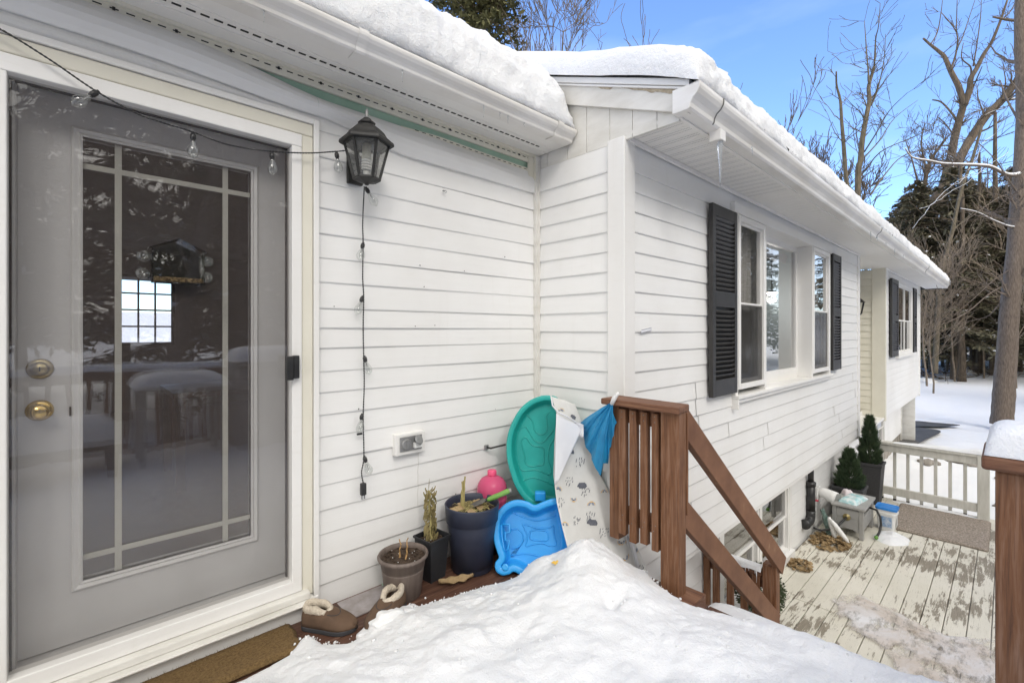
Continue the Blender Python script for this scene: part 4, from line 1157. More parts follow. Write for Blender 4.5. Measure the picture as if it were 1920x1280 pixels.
# tall navy pot
npot = thing('planter', 'tall round navy plastic planter with dead stalks inside', 'planter', (1.645, 2.10, 0))
c = (1.645, 2.10, 0)
MB().lathe([(.001,0),(.112,0),(.118,.004),(.135,.268),(.137,.272),(.148,.274),(.155,.362),(.157,.368),(.153,.372),(.149,.368),(.145,.33),(.12,.03),(.001,.025)], c, 56).build('pot', 'pot_navy', npot, smooth=True)
soil(c[0], c[1], .325, .143, 15, parent=npot)
R = random.Random(6); mb = MB()
for k in range(7): stem(mb, (1.595+.012*R.random(), 2.12+.018*R.random(), .32), .09+.10*R.random()*(1 if k else 1.6), (.006*R.random(), .0), .0055, 40+k, .006)
stem(mb, (1.602, 2.127, .32), .20, (.012,-.004), .006, 77, .006)
mb.build('stalks', 'straw', npot)
mb = MB()
for k in range(150):
    a = R.random()*6.28; q = sqrt(R.random())*.085; p = Vector((c[0]+q*cos(a), c[1]+q*sin(a), .332+.008*R.random())); b = R.random()*6.28
    pts = [p + Vector((cos(b)*f*.05, sin(b)*f*.05, .012*sin(f*3)+.01*nz(k,f*3))) for f in (0,.3,.6,1)]
    mb.tube(pts, .0014, 4)
mb.build('straw_litter', 'straw', npot)
mb = MB()
for k in range(8):
    a = R.random()*6.28; q = .06+.06*R.random(); p = Vector((c[0]+q*cos(a), c[1]+q*sin(a), .345)); mb.grid([[p+Vector((i*.014-.02, j*.012-.01, .008*nz(i+k,j*.7)+.004*j)) for j in range(4)] for i in range(4)])
mb.build('leaf', 'leaf_dry', npot)
# trowel lying on the planter
tw = thing('trowel', 'garden trowel with a lime green handle resting on the navy planter', 'trowel', (1.80, 2.02, .41))
a, b = Vector((1.715,2.05,.378)), Vector((1.825,1.975,.428))
mb = MB(); dd = (b-a); mb.tube([a+dd*t for t in (0,.08,.3,.6,.85,.97,1)], [.006,.013,.0155,.0145,.016,.014,.006], 14); mb.build('handle', 'lime', tw, smooth=True)
MB().tube([a+dd*.97, a+dd*1.06], [.0155,.010], 14).build('end_cap', 'grey_resin', tw, smooth=True)
s = dd.cross(Vector((0,0,1))).normalized(); rows = []
for i in range(9):
    f = i/8; w = .036*sqrt(max(.02, 1-max(0,(f-.5)/.52)**2))*(.35+.65*min(1, f*5)); cpt = a - dd*(.05+.75*f)*1.0 + Vector((0,0,-.004*f))
    rows.append([cpt + s*w*k + Vector((0,0,.010*k*k)) for k in (-1,-.5,0,.5,1)])
MB().grid(rows).build('blade', 'steel', tw, smooth=True, solid=.0015)

# pink jug
jug = thing('jug', 'pink translucent plastic water jug with a screw cap by the wall', 'jug', (1.868, 2.185, 0))
c = (1.868, 2.185, -.02)
MB().lathe([(.001,.12),(.085,.12),(.092,.13),(.090,.17),(.093,.20),(.089,.235),(.092,.26),(.086,.31),(.092,.325),(.0925,.345),(.088,.352),(.093,.362),(.0925,.40),(.086,.43),(.068,.458),(.040,.474),(.026,.478),(.025,.49),(.001,.49)], c, 40).build('jug_body', 'pink', jug, smooth=True)
MB().lathe([(.001,.512),(.024,.512),(.028,.508),(.029,.484),(.027,.478),(.001,.477)], c, 24).build('cap', 'pink_cap', jug, smooth=True)
st = thing('plastic_crate', 'low dark plastic crate hidden behind the navy planter under the jug', 'crate', (1.90, 2.19, 0))
MB().box(1.81,1.96,2.12,2.27,.0,.015).build('base', 'pot_black', st)
each(MB().box(1.81,1.96,2.12,2.13,.016,.098).box(1.81,1.96,2.26,2.27,.016,.098).box(1.81,1.82,2.131,2.259,.016,.098).box(1.95,1.96,2.131,2.259,.016,.098), 'side', 'pot_black', st, bevel=.002)

# ---- sandbox shells: traced outline on a leaning plane, raised rim, sunken floor
def shell(name, label, cat, pix, P0, nrm, mat, depth=.07, rim=.030, lines=(), zs=1., extra=None, grp=None, thick=.02):
    nrm = Vector(nrm).normalized(); P0 = Vector(P0)
    pts = [PP(900+a/3.369, 720+b/3.369, P0, nrm) for a, b in pix]
    # closed smooth resample
    n0 = len(pts); fine = []
    for i in range(n0):
        p0, p1, p2, p3 = (pts[(i+k-1) % n0] for k in range(4))
        for q in range(6):
            t = q/6; fine.append(.5*((2*p1)+(-p0+p2)*t+(2*p0-5*p1+4*p2-p3)*t*t+(-p0+3*p1-3*p2+p3)*t**3))
    c = sum(fine, Vector())/len(fine)
    m = len(fine)
    # inward normals in the plane
    inn = []
    for i in range(m):
        t = (fine[(i+2) % m]-fine[(i-2) % m]).normalized(); q = nrm.cross(t).normalized()
        if q.dot(c-fine[i]) < 0: q = -q
        inn.append(q)
    for _ in range(6): inn = [(inn[(i-1) % m]+inn[i]*2+inn[(i+1) % m]).normalized() for i in range(m)]
    t = thing(name, label, cat, tuple(c))
    mb = MB(); rows = []
    prof = [(.004,-depth*.75),(.0,-.02),(.0,-.006),(.004,-.001),(.010,0),(rim-.006,0),(rim,-.002),(rim+.004,-.010),(rim+.016,-depth*.75),(rim+.024,-depth*.95),(rim+.034,-depth)]
    for o, d in prof: rows.append([fine[i] + inn[i]*o + nrm*d for i in range(m)])
    mb.grid(rows, closed=True)
    last = rows[-1]; rr = []
    for k in range(0, 9):
        f = 1-k/8*.999; rr.append([c - nrm*depth + (p-(c-nrm*depth))*f for p in last])
    mb.grid(rr, closed=True)
    b = mb.build('shell_body', mat, t, smooth=True)
    eb = MB()
    for ln in lines:
        lp = [PP(900+a/3.369, 720+b_/3.369, P0-nrm*(depth-.001), nrm) for a, b_ in ln]
        f2 = []
        for i in range(len(lp)-1):
            p0 = lp[max(0,i-1)]; p1 = lp[i]; p2 = lp[i+1]; p3 = lp[min(len(lp)-1,i+2)]
            for q in range(5):
                tt = q/5; f2.append(.5*((2*p1)+(-p0+p2)*tt+(2*p0-5*p1+4*p2-p3)*tt*tt+(-p0+3*p1-3*p2+p3)*tt**3))
        f2.append(lp[-1]); eb.tube(f2, .0042, 6)
    if lines: eb.build('moulded_ridge', mat, t, smooth=True)
    return t, b
teal_out = [(440,70),(380,75),(310,105),(250,160),(205,235),(175,320),(167,400),(172,480),(195,570),(225,650),(275,725),(340,770),(450,790),(550,775),(630,700),(665,560),(655,400),(605,270),(550,160),(495,88)]
tl = [[(285,185),(330,230),(345,290),(380,320),(420,300),(425,250),(420,200),(450,170)],[(265,350),(290,335),(330,385),(395,400),(405,440),(400,505),(370,510),(330,520),(290,500),(280,440),(262,380),(265,350)],[(245,290),(290,270),(340,350),(390,370),(430,330),(465,290)],[(240,500),(270,545),(350,540),(410,560),(440,570),(450,540),(430,470),(440,390),(480,330)],[(250,620),(320,590),(380,600),(470,640)],[(240,300),(228,370),(225,440),(240,500)]]
fwd = Vector((CF, SF, 0))
tn = (-fwd + Vector((0,0,.18))).normalized()
Pt = PD(960, 870, 2.86)
teal, _ = shell('sandbox', 'teal moulded plastic sandbox shell standing upright in the wall corner', 'sandbox', teal_out, Pt, tn, 'teal', .075, .032, tl)
blue_out = [(470,718),(430,728),(385,745),(345,760),(300,738),(235,728),(175,745),(125,785),(92,840),(82,910),(88,990),(108,1060),(118,1095),(95,1130),(100,1180),(140,1207),(185,1200),(215,1185),(270,1212),(330,1228),(430,1235),(530,1218),(575,1150),(598,1010),(580,870),(560,780),(520,728)]
bl = [[(270,885),(300,890),(370,910),(440,905),(465,895),(465,940),(480,1010),(440,1020),(400,1005),(340,1010),(290,1020),(300,960),(270,885)],[(315,930),(350,920),(410,925),(430,945),(425,985),(360,985),(320,975),(315,930)],[(195,920),(240,915),(270,950),(265,1000),(235,1030),(200,1035)],[(195,1080),(300,1070),(400,1090),(470,1085)],[(175,790),(250,830),(350,860),(420,850),(480,830)]]
bn = (-fwd + Vector((0,0,.42))).normalized()
Pb = PD(985, 1080, 2.50); Pb.z = .02
blue, bb = shell('sandbox', 'bright blue moulded plastic sandbox shell leaning in front of the teal one', 'sandbox', blue_out, PD(975, 1083, 2.535), bn, 'blue', .085, .034, bl)
def onb(a, b, d=0): return PP(900+a/3.369, 720+b/3.369, PD(975,1083,2.535)+bn*d, bn)
mb = MB()
for ax in (-1,):
    q = [onb(135,885,-.03), onb(185,885,-.03), onb(190,935,-.03), onb(160,935,-.03), onb(160,985,-.03), onb(185,985,-.03), onb(178,1040,-.03), onb(150,1055,-.03), onb(138,960,-.03)]
    mb.tube(q+[q[0]], .007, 8)
mb.build('moulded_grip', 'blue', blue, smooth=True)
MB().lathe([(.006,.003),(.015,.004),(.019,.001),(.019,-.02)], onb(160,1155,.002), 20, bn.to_track_quat('Z','Y').to_matrix()).build('lug_hole_rim', 'blue', blue, smooth=True)
MB().lathe([(.001,.0),(.0135,.0)], onb(160,1155,.0035), 20, bn.to_track_quat('Z','Y').to_matrix()).build('lug_hole', 'dark', blue)
mb = MB(); Rb = Matrix.Rotation(radians(-43), 3, 'Z')
mb.obox(PP(1013,929,Pt+tn*.02,tn), .065, .045, .055, Rb); mb.build('hinge_block', 'blue', teal, bevel=.008)

# ---- printed vinyl mat draped against the shells
ctrl = [  # photo left point, right point, plane x at left / right
 ((1033, 742),(1078, 757),2.112,2.235),
 ((1045, 775),(1092, 795),2.103,2.269),
 ((1041, 830),(1104, 838),2.056,2.298),
 ((1039, 890),(1122, 885),2.014,2.325),
 ((1044, 940),(1150, 940),1.987,2.358),
 ((1054, 990),(1180, 995),1.964,2.394),
 ((1066, 1040),(1207, 1050),1.944,2.421),
 ((1075, 1085),(1222, 1095),1.924,2.419),
]
def mat_S(u, v):      # u across 0..1, v down 0..1
    f = v*(len(ctrl)-1); i = min(len(ctrl)-2, int(f)); t = f-i
    (a, b, xa, xb), (c_, d_, xc, xd) = ctrl[i], ctrl[i+1]
    L_ = PX(*a, xa).lerp(PX(*c_, xc), t); Rr = PX(*b, xb).lerp(PX(*d_, xd), t)
    p = L_.lerp(Rr, u)
    p.x += -.022*sin(pi*u)*min(1, v*2) + .020*smooth((u-.80)/.06)*smooth(1-abs(u-.86)/.14)*v - .006*sin(u*9+v*5) 
    return p
mt = thing('play_mat', 'grey vinyl play mat printed with clouds and rainbows propped upright', 'play mat', tuple(mat_S(.5, .9)))
n1, n2 = 40, 80
MB().grid([[mat_S(i/n1, j/n2) for i in range(n1+1)] for j in range(n2+1)]).build('mat_sheet', 'mat_cloth', mt, smooth=True, solid=.003)
def mat_pt(u, v, lift=.0035):
    e = .01; du = mat_S(min(1,u+e), v)-mat_S(max(0,u-e), v); dv = mat_S(u, min(1,v+e))-mat_S(u, max(0,v-e))
    n = du.cross(dv).normalized(); n = n if n.x < 0 else -n
    return mat_S(u, v)+n*lift
def uv_of(px, py):      # photo pixel -> u,v on the sheet by simple search on the control rows
    f = 0
    for i in range(len(ctrl)-1):
        (a, b, *_), (c_, d_, *_) = ctrl[i], ctrl[i+1]
        for k in range(21):
            t = k/20; lx, ly = a[0]+(c_[0]-a[0])*t, a[1]+(c_[1]-a[1])*t; rx, ry = b[0]+(d_[0]-b[0])*t, b[1]+(d_[1]-b[1])*t
            u = (px-lx)/(rx-lx); yy = ly+(ry-ly)*u
            if yy >= py: return u, (i+t)/(len(ctrl)-1)
    return u, 1
inks = {'ink': MB(), 'ink_blue': MB(), 'ink_gold': MB()}
def pat(which, poly):      # poly: photo-pixel outline of a printed mark
    vs = [mat_pt(*uv_of(*p)) for p in poly]
    if all(0 <= uv_of(*p)[0] <= 1 for p in poly): inks[which].add(vs, [tuple(range(len(vs)))])
def q(zx, zy): return (900+zx/3.369, 720+zy/3.369)
def cloud(zx, zy, s=1., rot=0, which='ink'):
    pts = []; s *= 1.2
    for k in range(26):
        a = 2*pi*k/26; r = (1+.13*abs(sin(2.5*a+.6))); x = 21*s*r*cos(a); y = 15*s*r*sin(a)
        if y > 9*s: y = 9*s
        ca, sa = cos(rot), sin(rot); pts.append(q(zx+x*ca-y*sa, zy+x*sa+y*ca))
    pat(which, pts)
def rain(zx, zy, s=1., R=random.Random(1)):
    for k in range(11):
        x = zx + (k % 4-1.5)*14*s + (R.random()-.5)*10; y = zy + (k//4-1)*20*s + (R.random()-.5)*14
        pat('ink', [q(x-2.6,y+7), q(x+1.2,y+7), q(x+4.8,y-7), q(x+1.0,y-7)])
def bow(zx, zy, s=1., rot=0, cols=('ink','ink_blue','ink_gold')):
    for i, cn in enumerate(cols):
        r0 = (8+5.2*i)*s; r1 = r0+3.6*s
        for k in range(10):
            a0, a1 = rot+pi+pi*k/10, rot+pi+pi*(k+1)/10
            pat(cn, [q(zx+r0*cos(a0), zy+r0*sin(a0)), q(zx+r1*cos(a0), zy+r1*sin(a0)), q(zx+r1*cos(a1), zy+r1*sin(a1)), q(zx+r0*cos(a1), zy+r0*sin(a1))])
for a in ((590,205,.75,.6),(574,425,1.,.0),(655,632,1.1,0),(512,785,1.1,.1),(718,862,1.2,.1),(562,982,1.,.3),(1005,1195,1.1,.4)): cloud(*a)
for a in ((640,485),(566,607),(675,668),(505,742),(707,825),(612,857),(790,925),(570,402,.5),(1010,1165,.8)): rain(*a)
for a in ((494,665,1.1),(596,712,1.1,pi),(712,755,1.1),(780,683,1.),(533,890,1.1),(833,825,1.1,pi*.4),(890,985,1.1,pi),(975,1040,1.2,pi*.75),(915,1082,1.,pi*.8),(512,170,.9)): bow(*a)
for k, m_ in inks.items(): m_.build('print', k, mt)
# folded-over top corner showing the white back
def flap(u, v):
    a = PX(1043,775,2.072).lerp(PX(1040,908,1.975), v); b = PX(1094,800,2.226).lerp(PX(1046,902,1.996), v)
    p = a.lerp(b, u); p.x -= .012*sin(pi*u)*(1-v); return p
MB().grid([[flap(i/14, j/20) for i in range(15)] for j in range(21)]).build('folded_corner', 'mat_back', mt, smooth=True, solid=.003)
mb = MB(); tp = [PX(1033,742,2.104), PX(1036,760,2.081), PX(1046,772,2.082), PX(1064,781,2.132), PX(1085,795,2.197), PX(1095,805,2.228)]
mb.tube(tp, .0045, 8); mb.build('rolled_edge', 'mat_back', mt, smooth=True)
mb = MB(); mb.grid([[PX(1078+i*4, 790+j*5+(i*1.5), 2.196-.012*sin(i+j)) for i in range(5)] for j in range(6)]); mb.build('torn_strap', 'mat_back', mt, smooth=True, solid=.004)
mb = MB(); mb.grid([[PX(1172+i*4+j*4, 1000+j*18+i*3, 2.347+.02*sin(i*1.4)) for i in range(5)] for j in range(5)]); mb.build('curled_edge', 'mat_back', mt, smooth=True, solid=.003)

# ---- small closed blue beach umbrella jammed behind the rail
um = thing('umbrella', 'half folded blue nylon umbrella wedged between mat and brown railing', 'umbrella', tuple(PX(1150,744,2.31)))
tip = PX(1150,752,2.16)
rimp = [(1086,793,2.27),(1088,806,2.23),(1095,818,2.27),(1098,838,2.22),(1108,850,2.265),(1112,868,2.22),(1126,892,2.265),(1131,868,2.21),(1140,868,2.25),(1143,840,2.20),(1150,832,2.235),(1152,800,2.19),(1156,790,2.20)]
rim3 = [PX(*p) for p in rimp]; fine = []
for i in range(len(rim3)-1):
    for k in range(5): fine.append(rim3[i].lerp(rim3[i+1], k/5))
fine.append(rim3[-1]); rows = []
for j in range(15):
    t = .05+.95*j/14; rows.append([tip.lerp(p, t) + Vector((-.020*sin(pi*t)+.006*nz(i*.5,t*4,2), 0, .004*nz(i*.3,t*5))) for i, p in enumerate(fine)])
MB().grid(rows).build('canopy', 'umbrella', um, smooth=False, solid=.002)
MB().tube([PX(1147,757,2.16), PX(1152,746,2.155), PX(1157,739,2.155), PX(1160,737,2.155)], [.012,.014,.010,.009], 12).build('tip', 'white_pl', um, smooth=True)
mb = MB(); mb.tube([tip, PX(1127,893,2.27)], .003, 6); mb.build('rib', 'steel', um)
# dry leaf on the boards, amber leaf in the snow
def leaf(name, c, L_, w, rz, curl, mat, label, cat='leaf', seed=0, lobes=3.):
    Rm = Matrix.Rotation(rz, 3, 'Z'); rows = []
    for i in range(19):
        f = i/18; ww = w*sin(pi*min(.985,f+.015))**.6*(1+.28*sin(f*pi*2*lobes+seed)); rw = []
        for k in range(-4, 5):
            g = k/4; rw.append(Vector(c)+Rm@Vector((L_*(f-.5), ww*g, curl*(g*g)*.5+curl*.7*(f-.5)**2*2+.006*nz(f*5,g*3,seed)+.003)))
        rows.append(rw)
    return tag(MB().grid(rows).build(name, mat, None, smooth=True, solid=.0012), label, cat)
leaf('dry_leaf', (1.475,2.02,.004), .19, .032, radians(-22), .035, 'leaf_dry', 'brown curled dry leaf on the boards by the black square pot', seed=1)
hh = snow_h(1.88, 1.63)[0]
pz = PZ(1043,1063,.155)
leaf('amber_leaf', (pz.x, pz.y, snow_h(pz.x,pz.y)[0]+.001), .05, .016, radians(-35), .004, mottled('amber', (.75,.45,.06), (.85,.60,.15), 20.), 'small amber leaf lying on the snow heap', seed=2)

# ================================================================== THINGS ON THE DOOR WALL
# wall lantern
lc = Vector((1.022, 2.135, 0)); ln = thing('wall_lantern', 'black six sided wall lantern with a spiral bulb beside the door', 'wall lamp', (1.065, DW-.02, 2.2))
H6 = pi/6
MB().lathe([(.001,2.354),(.026,2.356),(.040,2.358),(.043,2.368),(.030,2.376),(.028,2.377)], lc, 6, ph=H6).lathe([(.062,2.334),(.047,2.345),(.034,2.350),(.034,2.366),(.027,2.372),(.022,2.386),(.012,2.392),(.001,2.394)], lc, 6, ph=H6).lathe([(.001,2.262),(.100,2.262),(.128,2.258),(.131,2.264),(.129,2.276),(.118,2.284),(.098,2.300),(.084,2.322),(.062,2.342),(.036,2.352),(.001,2.354)], lc, 6, ph=H6).build('lantern_cap', 'black_metal', ln, bevel=.003)
MB().lathe([(.001,2.440),(.004,2.432),(.0095,2.420),(.0065,2.408),(.010,2.402),(.006,2.396),(.008,2.392),(.001,2.390)], lc, 14).build('finial', 'grey_metal', ln, smooth=True)
mb = MB(); rt, rb, zt, zb = .104, .060, 2.262, 2.092
gl = MB()
for k in range(6):
    a = H6+2*pi*k/6; b = H6+2*pi*(k+1)/6
    T = lc+Vector((rt*cos(a), rt*sin(a), zt)); B = lc+Vector((rb*cos(a), rb*sin(a), zb)); T2 = lc+Vector((rt*cos(b), rt*sin(b), zt)); B2 = lc+Vector((rb*cos(b), rb*sin(b), zb))
    mb.beam(T, B, .012, .012, up=Vector((cos(a), sin(a), 0))); mb.beam(B, B2, .016, .010); mb.beam(T, T2, .012, .008)
    s = .94; ctr = lc+Vector((0,0,0))
    gl.quad(T*1, T2*1, B2*1, B*1)
mb.build('lantern_cage', 'black_metal', ln, bevel=.0015)
gl.build('lantern_glass', 'lantern_glass', ln)
MB().lathe([(.001,2.062),(.010,2.064),(.012,2.072),(.030,2.078),(.058,2.086),(.062,2.096),(.001,2.096)], lc, 6, ph=H6).build('base_plate', 'black_metal', ln, bevel=.002)
MB().tube([(1.022,DW-.02,2.19),(1.022,DW-.055,2.175),(1.022,lc.y+.055,2.20)], [.016,.014,.012], 10).box(.985,1.065,DW-.035,DW-.012,2.10,2.25).build('back_plate', 'black_metal', ln, bevel=.008)
MB().lathe([(.020,2.262),(.021,2.215),(.024,2.205),(.024,2.192),(.014,2.188)], lc, 18).build('lamp_socket', mottled('ivory_socket', (.62,.60,.50), (.56,.54,.45), 6.), ln, smooth=True)
sp_ = [lc+Vector((.021*cos(t*.5), .021*sin(t*.5), 2.190-.0011*t)) for t in range(52)]
MB().tube(sp_, .0052, 8).tube([lc+Vector((0,0,2.132)), lc+Vector((0,0,2.10))], [.016,.012], 10).build('spiral_bulb', 'white_pl', ln, smooth=True)
# far entry lantern, simpler
def small_lantern(c, label):
    c = Vector(c); t = thing('wall_lantern', label, 'wall lamp', c)
    MB().lathe([(.001,.18),(.01,.16),(.03,.13),(.09,.07),(.11,.05),(.001,.05)], c, 6).build('lantern_cap', 'black_metal', t)
    mb = MB()
    for k in range(6):
        a = pi*k/3; mb.beam(c+Vector((.085*cos(a),.085*sin(a),.05)), c+Vector((.045*cos(a),.045*sin(a),-.16)), .012,.012, up=Vector((cos(a),sin(a),0)))
    mb.lathe([(.001,-.20),(.03,-.18),(.05,-.155),(.001,-.15)], c, 6).tube([c+Vector((0,0,.12)), c+Vector((0,.08,.12)), c+Vector((0,.17,.0))], .014, 6).build('lantern_cage', 'black_metal', t)
small_lantern((10.60, 1.90, 1.83), 'small black lantern in the far entry recess')

# string lights
sl = thing('string_lights', 'black string of clear bulbs draped from the door to the lantern and hanging down', 'string lights', (1.055, 2.22, 2.2))
def twisted(pts, r, mb, tw=60.):
    P = []; 
    for i in range(len(pts)-1):
        p0 = Vector(pts[max(0,i-1)]); p1 = Vector(pts[i]); p2 = Vector(pts[i+1]); p3 = Vector(pts[min(len(pts)-1,i+2)])
        n = max(4, int((p2-p1).length/.006))
        for q_ in range(n):
            t = q_/n; P.append(.5*((2*p1)+(-p0+p2)*t+(2*p0-5*p1+4*p2-p3)*t*t+(-p0+3*p1-3*p2+p3)*t**3))
    P.append(Vector(pts[-1])); L_ = 0; A = []; B = []
    for i, p in enumerate(P):
        if i: L_ += (p-P[i-1]).length
        d = (P[min(i+1,len(P)-1)]-P[max(0,i-1)]).normalized(); o = d.cross(Vector((0,1,0))).normalized(); u = d.cross(o)
        w = (o*cos(L_*tw*4)+u*sin(L_*tw*4))*r*.8; A.append(p+w); B.append(p-w)
    mb.tube(A, r, 5); mb.tube(B, r, 5)
mb = MB()
wy = 2.235
top = [PY(-60,35,2.24), PY(0,55,2.235), PY(90,110,wy), PY(182,172,wy), PY(262,215,wy), PY(362,248,wy), PY(430,272,wy), PY(510,284,wy), PY(580,287,wy), PY(632,284,wy), PY(650,282,wy-.02)]
twisted(top, .0022, mb)
wv = 2.262
vert = [PY(683,350,2.15), PY(682,372,2.2), PY(680,420,wv), PY(681,458,wv), PY(680,520,wv), PY(682,556,wv), PY(681,610,wv), PY(682,672,wv), PY(683,720,wv), PY(681,780,wv), PY(682,830,wv), PY(682,862,wv), PY(678,885,wv), PY(681,905,wv)]
twisted(vert, .0021, mb)
mb.build('cable', 'black', sl)
def bulb(top, d, s=1., mbs=None):
    top = Vector(top); d = Vector(d).normalized(); Rm = (-d).to_track_quat('Z','Y').to_matrix()
    b = MB().lathe([(.006,.004),(.007,-.004),(.0105,-.006),(.0105,-.022),(.008,-.026),(.0085,-.030),(.001,-.030)], top, 12, Rm).build('bulb_socket', 'black', sl, smooth=True)
    MB().lathe([(.008,-.026),(.009,-.034),(.015,-.050),(.020,-.064),(.0215,-.074),(.018,-.086),(.009,-.095),(.004,-.099),(.001,-.101)], top, 16, Rm).build('bulb_glass', 'bulb_glass', b, smooth=True)
    mb = MB(); 
    for k in range(4):
        a = k*pi/2; mb.tube([top+Rm@Vector((.003*cos(a),.003*sin(a),-.034)), top+Rm@Vector((.009*cos(a),.009*sin(a),-.062)), top+Rm@Vector((.005*cos(a),.005*sin(a),-.082))], .0006, 4)
    mb.tube([top+Rm@Vector((0,0,-.03)), top+Rm@Vector((0,0,-.055))], .0016, 5)
    mb.build('filament', 'grey_metal', b)
bulb(PY(183,172,wy), (-.45,-.05,-.5)); bulb(PY(362,250,wy), (0,0,-1)); bulb(PY(510,286,wy), (.02,0,-1)); bulb(PY(631,286,wy), (.12,0,-1))
bulb(PY(681,456,wv), (-.3,-.2,-1)); bulb(PY(680,556,wv), (-.35,0,-1)); bulb(PY(683,668,wv), (.30,0,-1)); bulb(PY(679,776,wv), (-.15,0,-1)); bulb(PY(683,856,wv), (.3,-.1,-1)); bulb(PY(686,352,2.19), (.5,-.1,-.8))
mb = MB(); p = PY(681,905,wv); mb.box(p.x-.014, p.x+.014, p.y-.012, p.y+.012, p.z-.062, p.z); pl = mb.build('plug', 'black', sl, bevel=.005)
MB().box(p.x-.009,p.x-.006,p.y-.004,p.y+.004,p.z-.082,p.z-.063).box(p.x+.006,p.x+.009,p.y-.004,p.y+.004,p.z-.082,p.z-.063).build('prong', 'grey_metal', pl)
p = PY(675,813,wv); MB().box(p.x-.016, p.x+.012, p.y-.004, p.y+.004, p.z-.005, p.z+.005).build('cord_clip', 'black', sl, bevel=.001)

# outlet
ou = thing('power_outlet', 'grey weatherproof power outlet with one open cover on the siding', 'outlet', (1.34, DW-.02, .73))
MB().box(1.245,1.43,DW-.045,DW-.006,.675,.79).build('mounting_block', 'trim', ou, bevel=.003)
MB().box(1.268,1.405,DW-.052,DW-.046,.695,.774).build('face_plate', 'grey_metal', ou, bevel=.002)
MB().lathe([(.001,.012),(.026,.011),(.030,.004),(.030,0)], (1.305,DW-.052,.734), 24, RX).box(1.300,1.310,DW-.070,DW-.062,.712,.756).build('round_cover', 'grey_metal', ou, bevel=.001)
Rt = Matrix.Rotation(radians(60), 3, 'X') @ Matrix.Rotation(radians(20), 3, 'Y')
MB().lathe([(.001,.010),(.026,.010),(.029,.003),(.029,0)], (1.368,DW-.075,.752), 24, Rt).build('open_cover', 'grey_metal', ou, bevel=.001)
MB().box(1.345,1.395,DW-.075,DW-.053,.708,.738).build('adapter', 'white_pl', ou, bevel=.003)
# hook rod, clips, tape
hk = thing('bracket_rod', 'thin black metal rod sticking out of the siding by the teal shell', 'rod', tuple(PY(912,838,DW)))
a = PY(912,838,DW-.015); MB().tube([a, PY(920,840,DW-.05), PY(948,833,DW-.10)], .006, 8).build('rod', 'black_metal', hk)
MB().obox(a, .03, .012, .03).build('bracket', 'grey_metal', hk, bevel=.003)
for (u, v, y, lab) in ((832,358,DW-.02,'tiny metal siding clip high on the wall right of the lantern'),):
    p = PY(u, v, y); tag(MB().tube([p, p+Vector((.012,-.006,.004)), p+Vector((.018,-.004,-.006)), p+Vector((.006,-.006,-.010))], .0022, 5).obox(p, .012,.006,.008).build('siding_clip', 'grey_metal', None), lab, 'clip')
tp_ = PY(1210,622,LW-.02); tag(MB().grid([[tp_+Vector((.03*i-.05, -.004*(j%2), .008*j+.004*i-.01)) for j in range(4)] for i in range(5)]).build('tape_strip', 'mat_back', None, solid=.001), 'torn strip of clear tape on the long wall by the corner board', 'tape')
# window bird feeder stuck on the pane
bf = thing('bird_feeder', 'clear house shaped bird feeder stuck to the door glass with suction cups', 'bird feeder', tuple(PY(330,490,2.30)))
y0, y1 = 2.245, 2.293
def fp(u, v, y): return PY(u, v, 2.29) * 1
A = [fp(282,528,0), fp(282,467,0), fp(330,442,0), fp(382,478,0), fp(382,520,0)]
xl, xr = fp(283,527,0).x, fp(380,520,0).x; zb_ = fp(283,530,0).z+.0; zt_ = fp(283,467,0).z; zap = zt_+.045
MB().extr([(xl,y1,zb_),(xr,y1,zb_),(xr,y1,zt_),((xl+xr)/2,y1,zap),(xl,y1,zt_)], (0,-.0015,0)).build('back_panel', 'bulb_glass', bf)
MB().extr([(xl,y1,zb_),(xl,y1,zt_),(xl,y0,zt_),(xl,y0,zb_)], (.003,0,0)).build('side_panel', 'bulb_glass', bf); MB().extr([(xr,y1,zb_),(xr,y1,zt_),(xr,y0,zt_),(xr,y0,zb_)], (-.003,0,0)).build('side_panel', 'bulb_glass', bf)
MB().beam((xl-.01,(y0+y1)/2,zt_), ((xl+xr)/2,(y0+y1)/2,zap), .055, .003).beam((xr+.01,(y0+y1)/2,zt_), ((xl+xr)/2,(y0+y1)/2,zap), .055, .003).build('feeder_roof', 'bulb_glass', bf)
MB().box(xl+.004,xr-.004,y0,y1-.001,zb_,zb_+.004).box(xl+.004,xr-.004,y0,y0+.003,zb_+.005,zb_+.032).build('tray', 'bulb_glass', bf)
MB().box(xl+.006,xr-.006,y0+.005,y1-.004,zb_+.006,zb_+.024).build('seed', 'seed', bf, bevel=.004)
for (u, v) in ((270,480),(268,512),(389,490),(388,520)):
    p = fp(u, v, 0); MB().lathe([(.001,.020),(.006,.019),(.008,.012),(.014,.008),(.022,.001),(.0225,0)], (p.x, 2.296, p.z), 24, RX).build('suction_cup', 'bulb_glass', bf, smooth=True)
